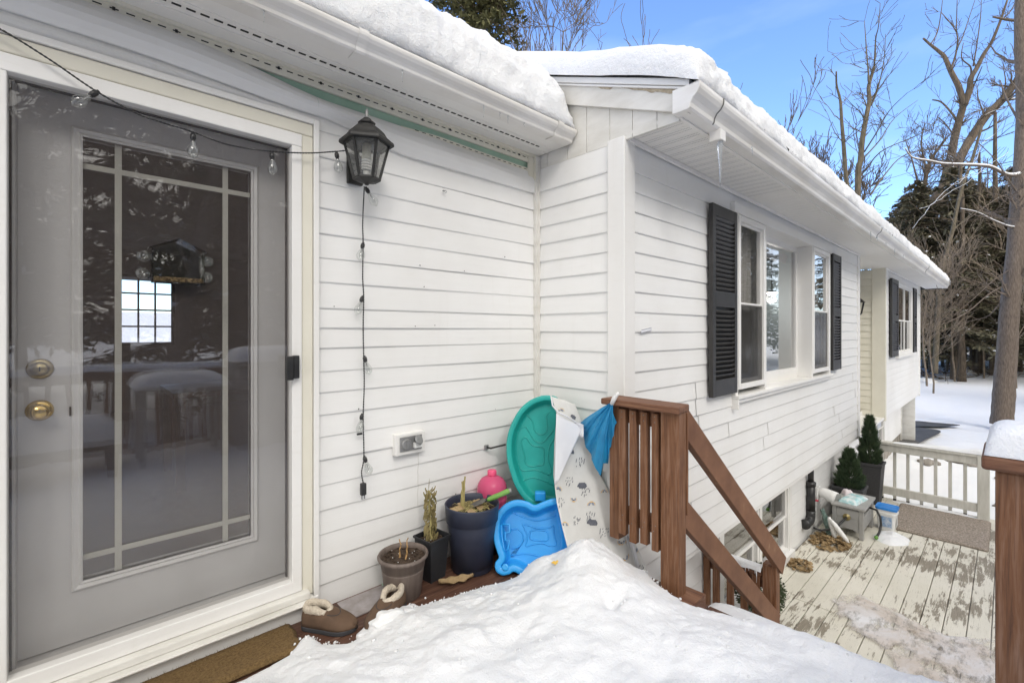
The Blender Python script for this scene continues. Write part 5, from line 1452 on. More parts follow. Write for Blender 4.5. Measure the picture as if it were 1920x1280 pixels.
# icicles
ic = 0
def icicle(p, l, r, label):
    n = 10; pts = [Vector(p)+Vector((.004*nz(k*.7,p[0]*9), .004*nz(k*.6,p[0]*7+4), -l*k/n)) for k in range(n+1)]
    tag(MB().tube(pts, [max(.0008, r*(1-k/n)**.8*(1+.25*nz(k*1.7,p[0]*5))) for k in range(n+1)], 10).build('icicle', 'icicle', None, smooth=True), label, 'icicle', 'icicles hanging from the gutters')
icicle((2.735,1.15,2.46), .26, .014, 'longest icicle hanging from the downspout outlet')
icicle((2.76,1.175,2.46), .10, .006, 'short icicle beside the long one at the downspout outlet')
for (x, l) in ((.10,.07),(.12,.05),(.52,.05),(1.12,.06),(1.62,.07),(1.74,.04),(1.80,.05),(1.93,.03)):
    icicle((x, 1.965, 2.595), l, .003, 'thin icicle on the gutter over the grey door')
for (x, l) in ((3.15,.06),(6.9,.12),(7.3,.07),(7.9,.05),(8.6,.10),(9.4,.06)):
    icicle((x, 1.12, 2.535), l, .005, 'small icicle on the long gutter of the projecting wing')

# ================================================================== LOWER DECK
LZ = -1.20      # painted deck level
mb = MB(); R = random.Random(12); y = 1.69
while y > -2.4:
    for (a, b) in ((3.55, 5.0+0), (5.006, 9.05)):
        o = .003*R.random(); mb.box(a, b, y-.139, y, LZ-.038+o, LZ+o-.002)
    y -= .145
tag(mb.build('lower_deck', 'peeling', None, bevel=.004), 'lower deck of cream boards with peeling paint', 'deck', None, 'structure')
tag(MB().box(3.5, 9.04, -2.4, 1.70, LZ-.30, LZ-.042).build('lower_deck_frame', 'aged_trim', None), 'frame under the lower deck', 'deck', None, 'structure')
# trodden ice patch
mb = MB(); rows = []
ice_poly = [PZ(*p, LZ+.01) for p in ((1548,1112),(1600,1105),(1645,1125),(1700,1150),(1760,1180),(1830,1200),(1885,1205),(1930,1300),(1850,1330),(1700,1290),(1640,1220),(1590,1185),(1555,1150))]
c = sum(ice_poly, Vector())/len(ice_poly); m = 130
def closed_pts(P, m):
    out = []; n = len(P)
    for i in range(m):
        f = i*n/m; k = int(f); t = f-k; p0,p1,p2,p3 = (P[(k+j-1) % n] for j in range(4))
        out.append(.5*((2*p1)+(-p0+p2)*t+(2*p0-5*p1+4*p2-p3)*t*t+(-p0+3*p1-3*p2+p3)*t**3))
    return out
bd = closed_pts(ice_poly, m)
for k in range(22):
    f = 1-k/21*.99; rw = []
    for i, p in enumerate(bd):
        j = 1+.16*fbm(p.x, p.y, 3, 5., 5) if f > .02 else 1
        q_ = c+(p-c)*f*j*1.12; e = 1-f
        q_.z = LZ+.0015+.017*min(1, e*2.6)**.8+.007*fbm(q_.x, q_.y, 1, 6, 4)*min(1, e*4) - (.006 if k == 0 else 0); rw.append(q_)
    rows.append(rw)
mb.grid(rows, closed=True)
tag(mb.build('ice_sheet', 'ice', None, smooth=True), 'dirty brownish sheet of trodden ice on the painted deck', 'ice', None, 'stuff')
# outdoor rug in front of the white gate
mb = MB(); rows = []
for i in range(70):
    rw = []
    for j in range(60):
        x = 7.66+1.18*i/69; y = .16+.92*j/59; x += .012*nz(y*4, 2)*(1 if i in (0,69) else 0)
        rw.append((x, y, LZ+.022+.006*fbm(x, y, 2, 5., 4)-(.016 if i in (0,69) or j in (0,59) else 0)))
    rows.append(rw)
tag(mb.grid(rows).build('outdoor_rug', 'rug', None, smooth=True, solid=.014), 'worn brown grey outdoor rug before the cream balustrade', 'rug')
mb = MB(); rows = []
for i in range(20):
    rows.append([(8.86+.19*i/19, .2+1.30*j/19, LZ+.006+.008*fbm(i*.3,j*.3,3,2,3)) for j in range(20)])
# balustrade closing the deck
gt = thing('white_balustrade', 'cream painted balustrade at the far end of the lower deck', 'railing', (9.0, .9, LZ))
MB().box(8.90, 9.02, .17, .29, LZ, -.325).build('post', 'cream_rail', gt, bevel=.008)
MB().box(8.93, 9.01, 1.53, 1.60, LZ, -.33).build('post', 'cream_rail', gt, bevel=.006)
MB().box(8.90, 9.03, .292, 1.55, -.365, -.325).box(8.925, 8.965, .292, 1.528, -.47, -.366).build('top_rail', 'cream_rail', gt, bevel=.006)
MB().box(8.925, 8.975, .292, 1.528, LZ+.085, LZ+.20).build('bottom_rail', 'cream_rail', gt, bevel=.005)
for k in range(8):
    y = .41+.152*k; MB().box(8.966, 9.004, y-.019, y+.019, LZ+.03, -.37).build('baluster', 'cream_rail', gt, bevel=.003)
    if k < 7: MB().box(8.967, 9.003, y-.018, y+.018, LZ-.0, LZ+.029).build('baluster_foot', 'dark', gt)
mb = MB(); rows = []
for i in range(50):
    f = i/49; yy = .175+1.0*f; h = .075*(1-f)**.7*(.8+.4*nz(f*5,1))+.002
    rows.append([(8.895+.135*t, yy, -.3245+max(0,h)*max(0,sin(pi*t))**.5) for t in [k/9 for k in range(10)]])
mb.grid(rows); tag(mb.build('rail_snow', 'snow', None, smooth=True), 'wedge of snow on the cream balustrade', 'snow', None, 'stuff')

# hose cabinet
hb = thing('hose_cabinet', 'grey resin hose cabinet against the lower wall with a bag on its lid', 'hose box', (7.25, 1.36, LZ))
X0, X1, Y0, Y1, zt = 6.95, 7.56, 1.20, 1.52, -.835
mb = MB()
mb.box(X0+.012, X0+.03, Y0+.045, Y1-.045, LZ+.10, zt-.02).box(X1-.03, X1-.012, Y0+.045, Y1-.045, LZ+.10, zt-.02)
mb.box(X0+.05, X1-.05, Y0+.012, Y0+.03, LZ+.10, zt-.10).box(X0+.05, X1-.05, Y1-.03, Y1-.012, LZ+.10, zt-.02).box(X0+.006, X0+.012, Y0+.045, Y1-.045, zt-.125, zt-.03)
each(mb, 'panel', 'grey_resin', hb, bevel=.004)
for a in (X0, X1-.05):
    for b in (Y0, Y1-.045): MB().box(a, a+.05, b, b+.045, LZ+.003, zt-.005).build('leg', 'grey_resin', hb, bevel=.004)
arch = [(X0+.010, Y0+.045+(Y1-Y0-.09)*k/10, LZ+.075+.035*sin(pi*k/10)) for k in range(11)]
MB().box(X0-.02, X1+.02, Y0-.02, Y1+.01, zt-.004, zt+.026).build('lid', 'grey_resin', hb, bevel=.006)
MB().extr(arch+[(X0+.010, Y1-.045, LZ+.13),(X0+.010, Y0+.045, LZ+.13)], (.016,0,0)).build('apron', 'grey_resin', hb, bevel=.002)
MB().box(X0+.06, X1-.06, Y0+.031, Y0+.035, zt-.1, zt-.01).build('opening', 'dark', hb)
MB().lathe([(.001,.012),(.020,.012),(.024,.006),(.040,.005),(.042,0)], (X0+.006, 1.37, -.955), 20, Matrix.Rotation(radians(-90),3,'Y')).build('hose_flange', 'old_brass', hb, smooth=True)
hs = thing('garden_hose', 'black garden hose looping between the grey cabinet and the wall', 'hose', (6.9, 1.4, LZ))
MB().tube([(X0-.006,1.37,-.955),(6.87,1.385,-.975),(6.80,1.43,-1.04),(6.70,1.50,-1.075),(6.62,1.56,-1.08),(6.55,1.62,-1.05)], .013, 10).build('hose', 'black', hs, smooth=True)
MB().tube([(7.35,Y0+.03,-.89),(7.33,1.13,-.90),(7.30,1.09,-.97),(7.28,1.08,-1.06),(7.22,1.09,-1.14),(7.12,1.10,-1.165)], .013, 10).build('hose', 'black', hs, smooth=True)
MB().lathe([(.001,-.02),(.016,-.02),(.022,0),(.018,.02),(.001,.022)], (7.10,1.10,-1.165), 14, Matrix.Rotation(radians(75),3,'Y')).build('nozzle', 'lime', hs, smooth=True)
# bag on the lid
def crumple(c, sx, sy, sz, seed, rz, n=26, p=.5):
    Rm = Matrix.Rotation(rz, 3, 'Z'); up = []; dn = []
    for i in range(n+1):
        a, b = [], []
        for j in range(n+1):
            u, v = i/n*2-1, j/n*2-1; e = max(0,(1-abs(u)**4)*(1-abs(v)**4))**p; k = .25*fbm(u, v, seed, 2.2, 3)
            w = 1+.06*fbm(u, v, seed+4, 3, 2)
            a.append(Vector(c)+Rm@Vector((u*sx/2*w, v*sy/2*w, sz*(e*(.8+k)+.04*fbm(u,v,seed,7,2))))); b.append(Vector(c)+Rm@Vector((u*sx/2*w, v*sy/2*w, 0)))
        up.append(a); dn.append(b)
    return MB().grid(up).grid(dn)
tag(crumple((7.22,1.35,zt+.027), .40, .20, .065, 3, radians(-8)).build('salt_bag', 'aqua_bag', None, smooth=True), 'white and aqua printed bag lying on the grey hose cabinet', 'bag')
tag(crumple((7.42,1.45,zt+.027), .14, .10, .08, 7, radians(30)).build('pink_packet', mottled('pale_pink_bag', (.62,.50,.52), (.78,.72,.74), 14., .4, 4, bs=.4, bscale=25), None, smooth=True), 'small pale pink packet behind the printed bag on the cabinet', 'packet')
# bucket with blue lid
bk = thing('bucket', 'white square plastic bucket with a bright blue lid beside the hose cabinet', 'bucket', (7.62, 1.08, LZ))
def rsq(cx, cy, z, h, r, n=6):
    out = []
    for q_, (sx_, sy_) in enumerate(((1,1),(-1,1),(-1,-1),(1,-1))):
        for k in range(n+1):
            a = pi/2*q_+pi/2*k/n; out.append(Vector((cx+sx_*(h-r)+r*cos(a), cy+sy_*(h-r)+r*sin(a), z)))
    return out
cx, cy = 7.63, 1.07
MB().grid([rsq(cx,cy,LZ+.004,.001,.0005),rsq(cx,cy,LZ+.004,.085,.03),rsq(cx,cy,LZ+.20,.099,.035),rsq(cx,cy,LZ+.205,.108,.035),rsq(cx,cy,LZ+.225,.108,.035),rsq(cx,cy,LZ+.23,.101,.035),rsq(cx,cy,LZ+.27,.104,.035)], closed=True).build('bucket_body', 'white_pl', bk, smooth=False)
MB().grid([rsq(cx,cy,LZ+.262,.112,.036),rsq(cx,cy,LZ+.288,.113,.036),rsq(cx,cy,LZ+.291,.108,.034),rsq(cx,cy,LZ+.284,.098,.03),rsq(cx,cy,LZ+.284,.001,.0005)], closed=True).build('lid', 'blue_lid', bk)
MB().box(cx-.1005,cx-.0985,cy-.06,cy+.06,LZ+.05,LZ+.18).build('label_panel', mottled('blue_print_label', (.08,.22,.45), (.55,.60,.66), 22., .4, 4), bk)
MB().box(cx-.05,cx+.05,cy-.1005,cy-.0985,LZ+.06,LZ+.17).build('label_panel', mottled('pale_label', (.55,.56,.55), (.72,.72,.71), 22., .4, 4), bk)
# feed / salt bag and white rolled slats leaning on the wall
fbag = thing('crumpled_bag', 'dark green printed bag leaning on the wall beside the grey cabinet', 'bag', (6.75, 1.55, LZ))
rows = []
for i in range(19):
    u = i/18; rw = []
    for j in range(17):
        v = j/16; w = .13*(1-.75*v)+.01; rw.append(Vector((6.86+(u-.5)*w*1.6-.10*v+.02*fbm(u,v,1,4,3), 1.52+.07*v+.03*fbm(u,v,6,4,3)-.05*sin(pi*u)*(1-v*.6), LZ+.005+.33*v)))
    rows.append(rw)
MB().grid(rows).build('bag_body', 'green_bag', fbag, smooth=True, solid=.02)
for a, b, l in (((6.74,1.44,LZ+.005),(6.72,1.50,LZ+.27),'left white snowy board propped against the green bag'),((6.72,1.30,LZ+.015),(6.70,1.48,LZ+.25),'right white snowy board slanting down from the green bag')):
    m_ = MB(); a, b = Vector(a), Vector(b); m_.tube([a.lerp(b,t)+Vector((.004*nz(t*6,1),.004*nz(t*6,4),0)) for t in [k/10 for k in range(11)]], [.010,.020,.026,.028,.030,.030,.030,.030,.028,.024,.016], 8)
    tag(m_.build('snowy_board', 'white_pl', None, smooth=True), l, 'board')
# vent hood on the lower wall
vh = thing('vent_hood', 'white rounded plastic vent hood on the lower wall above the grey cabinet', 'vent', (7.1, 1.70, -.8))
MB().box(7.00,7.16,1.685,1.705,-.84,-.69).build('base_plate', 'white_pl', vh, bevel=.006)
MB().tube([(7.08,1.69,-.745),(7.06,1.62,-.75),(7.04,1.54,-.77),(7.035,1.50,-.782)], [.055,.066,.078,.082], 20).build('hood', 'white_pl', vh, smooth=True)
MB().tube([(7.036,1.503,-.781),(7.030,1.492,-.785)], [.076,.074], 20).build('hood_opening', 'grey_resin', vh)
# snow and leaves on the lower deck
def pile(name, mat, cx, cy, rx, ry, h, seed, label, cat, z=LZ):
    mb = MB(); rows = []
    for i in range(16):
        f = i/15; rw = []
        for j in range(48):
            a = 2*pi*j/48; k = 1+.35*fbm(cos(a), sin(a), seed, 2., 4); x = cx+rx*f*k*cos(a); y = cy+ry*f*k*sin(a)
            rw.append((x, y, z-.004+h*(1-f**2)*(.8+.5*fbm(x,y,seed,12,3))+.004*(1 if f < .99 else -1)))
        rows.append(rw)
    return tag(mb.grid(rows, closed=True).build(name, mat, None, smooth=True), label, cat, None, 'stuff')
pile('deck_snow', 'snow', 7.30, .98, .26, .17, .07, 4, 'lumpy patch of snow beside the bucket', 'snow')
pile('deck_snow', 'snow', 8.92, .70, .10, .5, .04, 6, 'thin snow below the cream balustrade', 'snow')
R = random.Random(9)
for (cx, cy, rx, ry, n, lab) in ((6.62,1.47,.30,.20,240,'heap of tan dry leaves by the wall and green bag'),(5.72,1.55,.16,.12,90,'small heap of tan dry leaves below the basement window')):
    mb = MB()
    for k in range(n):
        a = R.random()*6.28; q_ = sqrt(R.random()); p = Vector((cx+rx*q_*cos(a), cy+ry*q_*sin(a), LZ+.006+.05*R.random()*(1-q_)))
        Rm = Matrix.Rotation(R.random()*6.28,3,'Z') @ Matrix.Rotation((R.random()-.5)*1.6,3,'X'); l = .03+.045*R.random()
        mb.grid([[p+Rm@Vector((l*(i/3-.5), l*.4*sin(pi*min(.95,i/3+.08))*g, .01*abs(g)+.006*R.random())) for g in (-1,0,1)] for i in range(4)])
    tag(mb.build('dry_leaves', 'leaf_dry', None), lab, 'leaves', None, 'stuff')

# black drain pipe
dp = thing('drain_pipe', 'black plastic drain pipe with an elbow on the lower wall', 'pipe', (6.6, 1.66, -.9))
MB().tube([(6.60,1.665,-.27),(6.60,1.665,-.52)], .033, 16).build('pipe', 'black', dp, smooth=True)
MB().tube([(6.60,1.665,-.505),(6.60,1.665,-.90)], .047, 18).tube([(6.60,1.665,-.51),(6.60,1.665,-.555)], .056, 18).build('pipe', 'black', dp, smooth=True)
MB().tube([(6.60,1.665,-.86),(6.60,1.665,-.92),(6.585,1.667,-.965),(6.54,1.67,-.985),(6.46,1.675,-.985),(6.40,1.68,-.985)], .050, 18).tube([(6.44,1.676,-.985),(6.40,1.68,-.985)], .058, 18).build('elbow', 'black', dp, smooth=True)
MB().tube([(6.645,1.63,-.74),(6.66,1.60,-.74)], .012, 8).build('valve_cap', mottled('red_cap', (.5,.03,.06), (.4,.02,.05), 9.), dp)

# potted conifers
def conifer_pot(name, cx, cy, r0, r1, h, treeh, rad, label, seed):
    t = thing(name, label, 'potted tree', (cx, cy, LZ), 'potted conifers by the balustrade')
    def sq(z, s): return [Vector((cx+a*s, cy+b*s, z)) for a, b in ((-1,-1),(1,-1),(1,1),(-1,1))]
    MB().grid([sq(LZ,.001),sq(LZ,r0),sq(LZ+h-.04,r1-.004),sq(LZ+h-.038,r1+.006),sq(LZ+h,r1+.006),sq(LZ+h,r1-.014),sq(LZ+h-.05,r1-.02),sq(LZ+h-.05,.001)], closed=True).build('pot', 'wicker', t, bevel=.004)
    MB().tube([(cx,cy,LZ+h-.06),(cx,cy,LZ+h+treeh*.9)], [.014,.004], 6).build('trunk', 'bark', t)
    R = random.Random(seed); mb = MB()
    for k in range(3600):
        f = R.random()**1.25; z = LZ+h-.03+treeh*f; rr = rad*(1-f)**.75*(.35+.65*min(1, f*5+.45))*(1+.18*sin(f*30+R.random())); a = R.random()*6.28
        q_ = rr*(.35+.7*R.random()**.5)
        p = Vector((cx+q_*cos(a), cy+q_*sin(a), z)); d = Vector((cos(a), sin(a), 1.1+R.random()*.8-f*.2)).normalized()
        l = .045+.035*R.random(); s = d.cross(Vector((R.random()-.5,R.random()-.5,.3))).normalized()*.0035
        mb.add([p-s, p+s, p+d*l+s*.3, p+d*l-s*.3], [(0,1,2,3)])
        for q2 in range(2):
            e = (d+Vector((R.random()-.5,R.random()-.5,R.random()-.5))*1.1).normalized(); b = p+d*l*(.3+.4*R.random()); mb.add([b-s, b+s, b+e*l*.6], [(0,1,2)])
    mb.build('crown', 'conifer', t)
conifer_pot('potted_conifer', 7.78, 1.50, .13, .175, .42, .50, .165, 'shorter bushy conifer in a charcoal wicker pot behind the hose cabinet', 5)
conifer_pot('potted_conifer', 8.66, 1.42, .125, .165, .60, .68, .135, 'taller slim conifer in a tall charcoal wicker pot at the balustrade', 8)
# round boxwood in a glazed pot behind the low railing
bx = thing('boxwood', 'round boxwood ball in a pale glazed pot behind the low brown railing', 'plant', (4.22, 1.45, LZ))
MB().lathe([(.001,0),(.10,0),(.11,.01),(.14,.20),(.145,.21),(.15,.24),(.14,.245),(.13,.22),(.001,.20)], (4.22,1.45,LZ), 28).build('pot', 'ceramic_green', bx, smooth=True)
R = random.Random(44); mb = MB(); sn = MB()
for k in range(5200):
    d = Vector((R.gauss(0,1),R.gauss(0,1),R.gauss(0,1))).normalized(); rr = .19*(.72+.32*R.random())*(1+.10*nz(d.x*2,d.y*2,d.z*2))
    p = Vector((4.22,1.45,LZ+.36))+d*rr; p.z = max(p.z, LZ+.2); a = (d+Vector((R.random()-.5,R.random()-.5,R.random()-.5))*1.2).normalized(); s = a.cross(d+Vector((.01,.3,.2))).normalized()*.006
    mb.add([p, p+a*.009+s, p+a*.022, p+a*.009-s], [(0,1,2,3)])
mb.build('crown', 'boxwood', bx)

# ================================================================== GROUND
def gz(x, y):
    d = max(0, math.hypot(x-9, y)-29); z = -1.62 + .045*d + .05*fbm(x, y, 1, .35, 4)
    z += .15*math.exp(-(((x-15.5)/2.2)**2+((y+.2)/1.6)**2)) 
    if d > 0: z += .35*fbm(x, y, 4, .12, 3)*min(1, d/8)
    return z
mb = MB(); rows = []
def axis(lo, hi, c, fine, coarse, g=1.12):
    out = [c]; s = fine; v = c
    while v < hi: v += s; s = min(coarse, s*g if v > c+9 else s); out.append(v)
    s = fine; v = c
    while v > lo: v -= s; s = min(coarse, s*g if v < c-7 else s); out.insert(0, v)
    return out
xs = axis(-120, 300, 12, .12, 14); ys = axis(-150, 300, 1, .13, 14)
for x in xs:
    rows.append([(x, y, gz(x, y)+(.075*fbm(x,y,7,1.8,5)+.02*abs(fbm(x,y,9,6.,3)) if abs(x-14) < 16 and abs(y) < 12 else 0)) for y in ys])
mb.grid(rows)
tag(mb.build('snowy_ground', 'snow_yard', None, smooth=True), 'snow covered yard and forest floor', 'ground', None, 'structure')
def patch(name, mat, pix, label, z=-1.60, lift=.03):
    P = [PZ(u, v, z) for u, v in pix]; B = closed_pts(P, 60); c_ = sum(B, Vector())/60; rows = []
    for k in range(10):
        f = 1-k/9*.99; rw = []
        for p in B:
            q_ = c_+(p-c_)*f*(1+.05*nz(p.x*2,p.y*2,3)); q_.z = gz(q_.x,q_.y)+lift+.05; rw.append(q_)
        rows.append(rw)
    return tag(MB().grid(rows, closed=True).build(name, mat, None, smooth=True), label, 'driveway', None, 'structure')
patch('driveway', 'asphalt', ((1680,840),(1684,815),(1715,806),(1745,808),(1765,814),(1745,827),(1722,840),(1700,850)), 'bare wet asphalt of the driveway showing at the house corner')
patch('driveway', 'asphalt', ((1690,798),(1712,792),(1750,795),(1800,800),(1780,803),(1740,803),(1705,801)), 'thin strip of bare asphalt across the snowy yard')
# stones and lumps of the snowy terrace edge by the balustrade
R = random.Random(21)
def rock(p, r, lab, mat='stone', flat=.45):
    tag(MB().blob(p, r, 3, .5, 1.6, 1.3, 1., flat).build('rock', mat, None, smooth=True), lab, 'rock', 'stones at the terrace edge')
for (u, v, r) in ((1890,905,.16),(1905,930,.14),(1880,950,.12),(1902,965,.16),(1790,868,.20),(1830,878,.18),(1740,872,.2),(1885,880,.13)):
    p = PZ(u, v, -1.62); rock((p.x, p.y, gz(p.x,p.y)+.0), r, 'grey stone poking out of the snow beyond the balustrade')
for (u, v, s_, r) in ((1735,716,27,.5),(1782,700,34,.7),(1812,706,30,.5),(1860,708,33,.7),(1720,735,27,.3)):
    p = PD(u, v, s_); p.z = gz(p.x, p.y); tag(MB().blob(p, r, 3, .5, 1.5, 1.6, 1, .5).build('snow_mound', 'snow_yard', None, smooth=True), 'snow mound at the edge of the wood', 'snow', None, 'stuff')

# ================================================================== TREES
def catmull(P, sub=4):
    out = []
    for i in range(len(P)-1):
        p0, p1, p2, p3 = P[max(0,i-1)], P[i], P[i+1], P[min(len(P)-1,i+2)]
        for q_ in range(sub):
            t = q_/sub; out.append(.5*((2*p1)+(-p0+p2)*t+(2*p0-5*p1+4*p2-p3)*t*t+(-p0+3*p1-3*p2+p3)*t**3))
    out.append(P[-1]); return out
def grow(mb, p, d, L_, r, lvl, R, up=.25, spread=.75, n=5, twig=.006, snow=None):
    pts = [Vector(p)]; d = Vector(d).normalized(); rad = [r]; m = 6
    for k in range(m):
        d = (d + Vector((R.gauss(0,1),R.gauss(0,1),R.gauss(0,1)))*.13 + Vector((0,0,up*.12))).normalized()
        pts.append(pts[-1]+d*L_/m); rad.append(max(twig, r*(1-.75*(k+1)/m)))
    mb.tube(pts, rad, n if lvl > 1 else 3, cap=False)
    if snow is not None and abs(d.z) < .6 and R.random() < .5 and lvl > 0:
        snow.tube([q_+Vector((0,0,rad[i]*.9)) for i, q_ in enumerate(pts)], [x*.8 for x in rad], 4, cap=False)
    if lvl <= 0: return
    for k in range(R.randint(3, 5)):
        i = R.randint(1, m); q_ = pts[i]; dd = (pts[i]-pts[i-1]).normalized()
        side = Vector((R.gauss(0,1),R.gauss(0,1),R.gauss(0,1))).normalized()
        e = (dd + side*spread + Vector((0,0,up))).normalized()
        grow(mb, q_, e, L_*(.45+.25*R.random()), max(twig, rad[i]*.6), lvl-1, R, up, spread, n, twig, snow)
def traced(name, label, limbs, s0, R, mat='bark_far', group=None, twigs=2.2, lvl=2, ds=.0, org=(1600,0), zs=2.978, snow=None, twig=.008, base=None):
    """limbs: (zoom points, radius start px, radius end px, depth offset)"""
    root = None; allp = []
    trunk = MB(); fine = MB(); sn = MB()
    for li, (zp, ra, rb, do) in enumerate(limbs):
        P = []
        for i, (a, b) in enumerate(zp):
            f = i/(len(zp)-1); P.append(PD(org[0]+a/zs, org[1]+b/zs, s0 + do*f + .5*nz(li*3.1, f*2)*f))
        if li == 0 and base is not None: P = [base] + P
        C_ = catmull(P, 4); n = len(C_); k_ = s0/FPX
        rad = [max(twig, (ra+(rb-ra)*i/(n-1))*k_*(1+.08*nz(i*.7, li))) for i in range(n)]
        trunk.tube(C_, rad, 8 if ra > 4 else 5, cap=True); allp.append((C_, rad))
        cnt = int(twigs*sum((C_[i+1]-C_[i]).length for i in range(n-1)))
        for q_ in range(cnt):
            i = R.randint(max(1, n//6), n-1) if li else R.randint(n//3, n-1)
            dd = (C_[i]-C_[i-1]).normalized(); side = Vector((R.gauss(0,1),R.gauss(0,1),R.gauss(0,.6))).normalized()
            grow(fine, C_[i], dd*.6+side+Vector((0,0,.35)), .5+1.3*R.random(), max(twig, rad[i]*.35), lvl, R, .3, .8, 4, twig, sn if snow else None)
    p0 = allp[0][0][0]
    t = thing(name, label, 'tree', (p0.x, p0.y, gz(p0.x, p0.y)), group)
    trunk.build('trunk', mat, t, smooth=True)
    if fine.v: fine.build('crown', mat, t)
    if sn.v: sn.build('branch_snow', 'snow', t)
    return t, allp
R = random.Random(101)
# 1: upright multi-stem tree behind the far gutter
b = PD(1606, 700, 20); b.z = -1.6
traced('bare_tree', 'slim upright bare tree with three stems rising over the roof edge', [
 ([(25,1060),(40,900),(50,780),(75,640),(90,560),(85,490),(100,430),(118,370)], 5.5, 2.4, 0),
 ([(90,470),(75,300),(68,200),(62,120)], 1.6, .5, 1), ([(118,370),(125,220),(140,150),(150,20)], 1.5, .4, -1),
 ([(100,590),(130,520),(160,400),(175,300),(180,190)], 1.5, .4, 1), ([(160,400),(205,330)], .8, .3, .5),
 ([(-10,1240),(-40,1000),(-55,800),(-65,680),(-73,560),(-93,480),(-95,400)], 4.2, 1.2, -1),
 ([(60,850),(130,740),(200,620),(300,520)], 1.4, .4, -2), ([(60,880),(150,780),(230,660),(360,560)], 1.4, .4, 2),
 ([(60,960),(150,850),(300,780),(390,740)], 1.3, .4, -2), ([(95,1090),(180,970),(280,870),(440,830)], 1.6, .5, 2)], 20, R, 'bark_moss', twigs=1.3, lvl=1, base=b, twig=.010)
# 2: big forked tree
b = PD(1738, 700, 33); b.z = gz(b.x, b.y)-.1
traced('bare_tree', 'tall forked bare tree with broken limbs in front of the wood', [
 ([(470,1280),(500,1050),(540,900),(570,750),(600,640),(618,580)], 8, 5.2, 0),
 ([(618,590),(590,490),(545,400),(510,320),(480,290),(430,250),(390,215)], 5.2, 1.6, 1),
 ([(545,390),(575,290),(575,180),(490,70)], 2, .6, 1), ([(575,180),(580,0)], 1.1, .6, 0), ([(430,250),(470,180),(490,70),(498,0)], 1.2, .5, 0),
 ([(580,270),(610,210),(640,120),(680,0)], 1.2, .5, 1), ([(618,590),(650,500),(655,440),(690,380),(730,300),(770,240),(820,120),(860,0)], 5.5, 1.4, -1),
 ([(655,440),(655,375),(605,325),(615,240)], 1.8, .6, 0), ([(670,370),(690,250),(710,100),(715,0)], 1.4, .5, 1), ([(820,120),(880,60),(915,-10)], 1.4, .7, 0),
 ([(570,660),(540,620),(490,570),(440,558)], 2, 1.2, 1), ([(550,740),(520,700),(475,655)], 1.4, .9, 1), ([(640,560),(690,440),(720,370)], 1.6, .6, -1)], 33, R, 'bark_far', twigs=.8, lvl=1, base=b, twig=.013)
# 3: diagonal leaning trunk
b = PD(1690, 640, 29.5); b.z = gz(b.x,b.y)
traced('leaning_tree', 'dark leaning trunk crossing diagonally in front of the wood', [
 ([(330,1270),(440,1130),(560,950),(640,800),(740,650),(830,560),(900,470),(960,400)], 8, 6, 0),
 ([(900,455),(935,370),(948,220),(960,100)], 3, 1.5, 1), ([(740,650),(700,560),(690,470)], 1.6, .5, 1), ([(830,560),(850,460),(835,370)], 1.6, .5, 1),
 ([(780,95),(860,112),(920,118),(990,130)], 1.6, 3, 0)], 29.5, R, 'bark_far', twigs=1.3, lvl=2, base=b, twig=.012, snow=True)
b = PD(1700, 660, 31); b.z = gz(b.x,b.y)
traced('bare_tree', 'smaller bare tree standing left of the forked tree over the gutter end', [
 ([(320,1270),(380,1120),(410,960),(440,880),(520,770)], 5, 2, 0), ([(410,960),(380,800),(400,690)], 2, .7, 1), ([(380,1100),(330,900),(290,780)], 2, .7, 1)], 31, R, 'bark_far', twigs=2.2, lvl=2, base=b, twig=.010)
# 4: thick near trunk with its snow lined limb
S3 = 14.0
b = PD(1878, 797, S3); 
T3, ap = traced('oak_tree', 'thick near tree trunk beside the yard with a snow lined limb', [
 ([(828+0,1180+1191),(838,1050+1191),(848,900+1191),(860,750+1191),(868,600+1191),(880,450+1191),(895,300+1191),(908,150+1191),(915,1191),(925,1050),(935,900),(945,650),(940,420),(930,200),(935,-60)], 16.3, 7.5, 0),
 ([(925,975),(900,980),(850,975),(770,935),(700,925),(600,920),(500,915),(420,898),(330,880),(290,830)], 3.2, .8, -1.5),
 ([(905,1270),(860,1262),(780,1230),(690,1185),(600,1165)], 1.8, .6, -1), ([(880,1080),(800,1110),(700,1180),(600,1250)], 1.0, .4, -2),
 ([(868,1580),(760,1640),(640,1740),(520,1800),(400,1830)], 1.3, .4, -2), ([(868,1640),(800,1720),(740,1770),(620,1800),(480,1850)], 1.1, .4, 1), ([(870,1690),(850,1830),(760,1760)], .9, .3, 1),
 ([(880,1500),(790,1560),(690,1650),(560,1760)], .9, .3, -1), ([(930,1100),(860,1000),(800,900),(700,800)], 1.6, .5, -2), ([(940,700),(860,560),(820,450)], 2.4, .9, 2)], S3, R, 'bark', twigs=.9, lvl=1, twig=.006, snow=False)
mb = MB()
for li in (1, 2):
    C_, rad = ap[li]; mb.tube([p+Vector((0,0,rad[i]*.75)) for i, p in enumerate(C_)], [r*1.05 for r in rad], 6)
mb.build('branch_snow', 'snow', T3, smooth=True)
mb = MB()    # slender snow-coated saplings bent over behind the limb
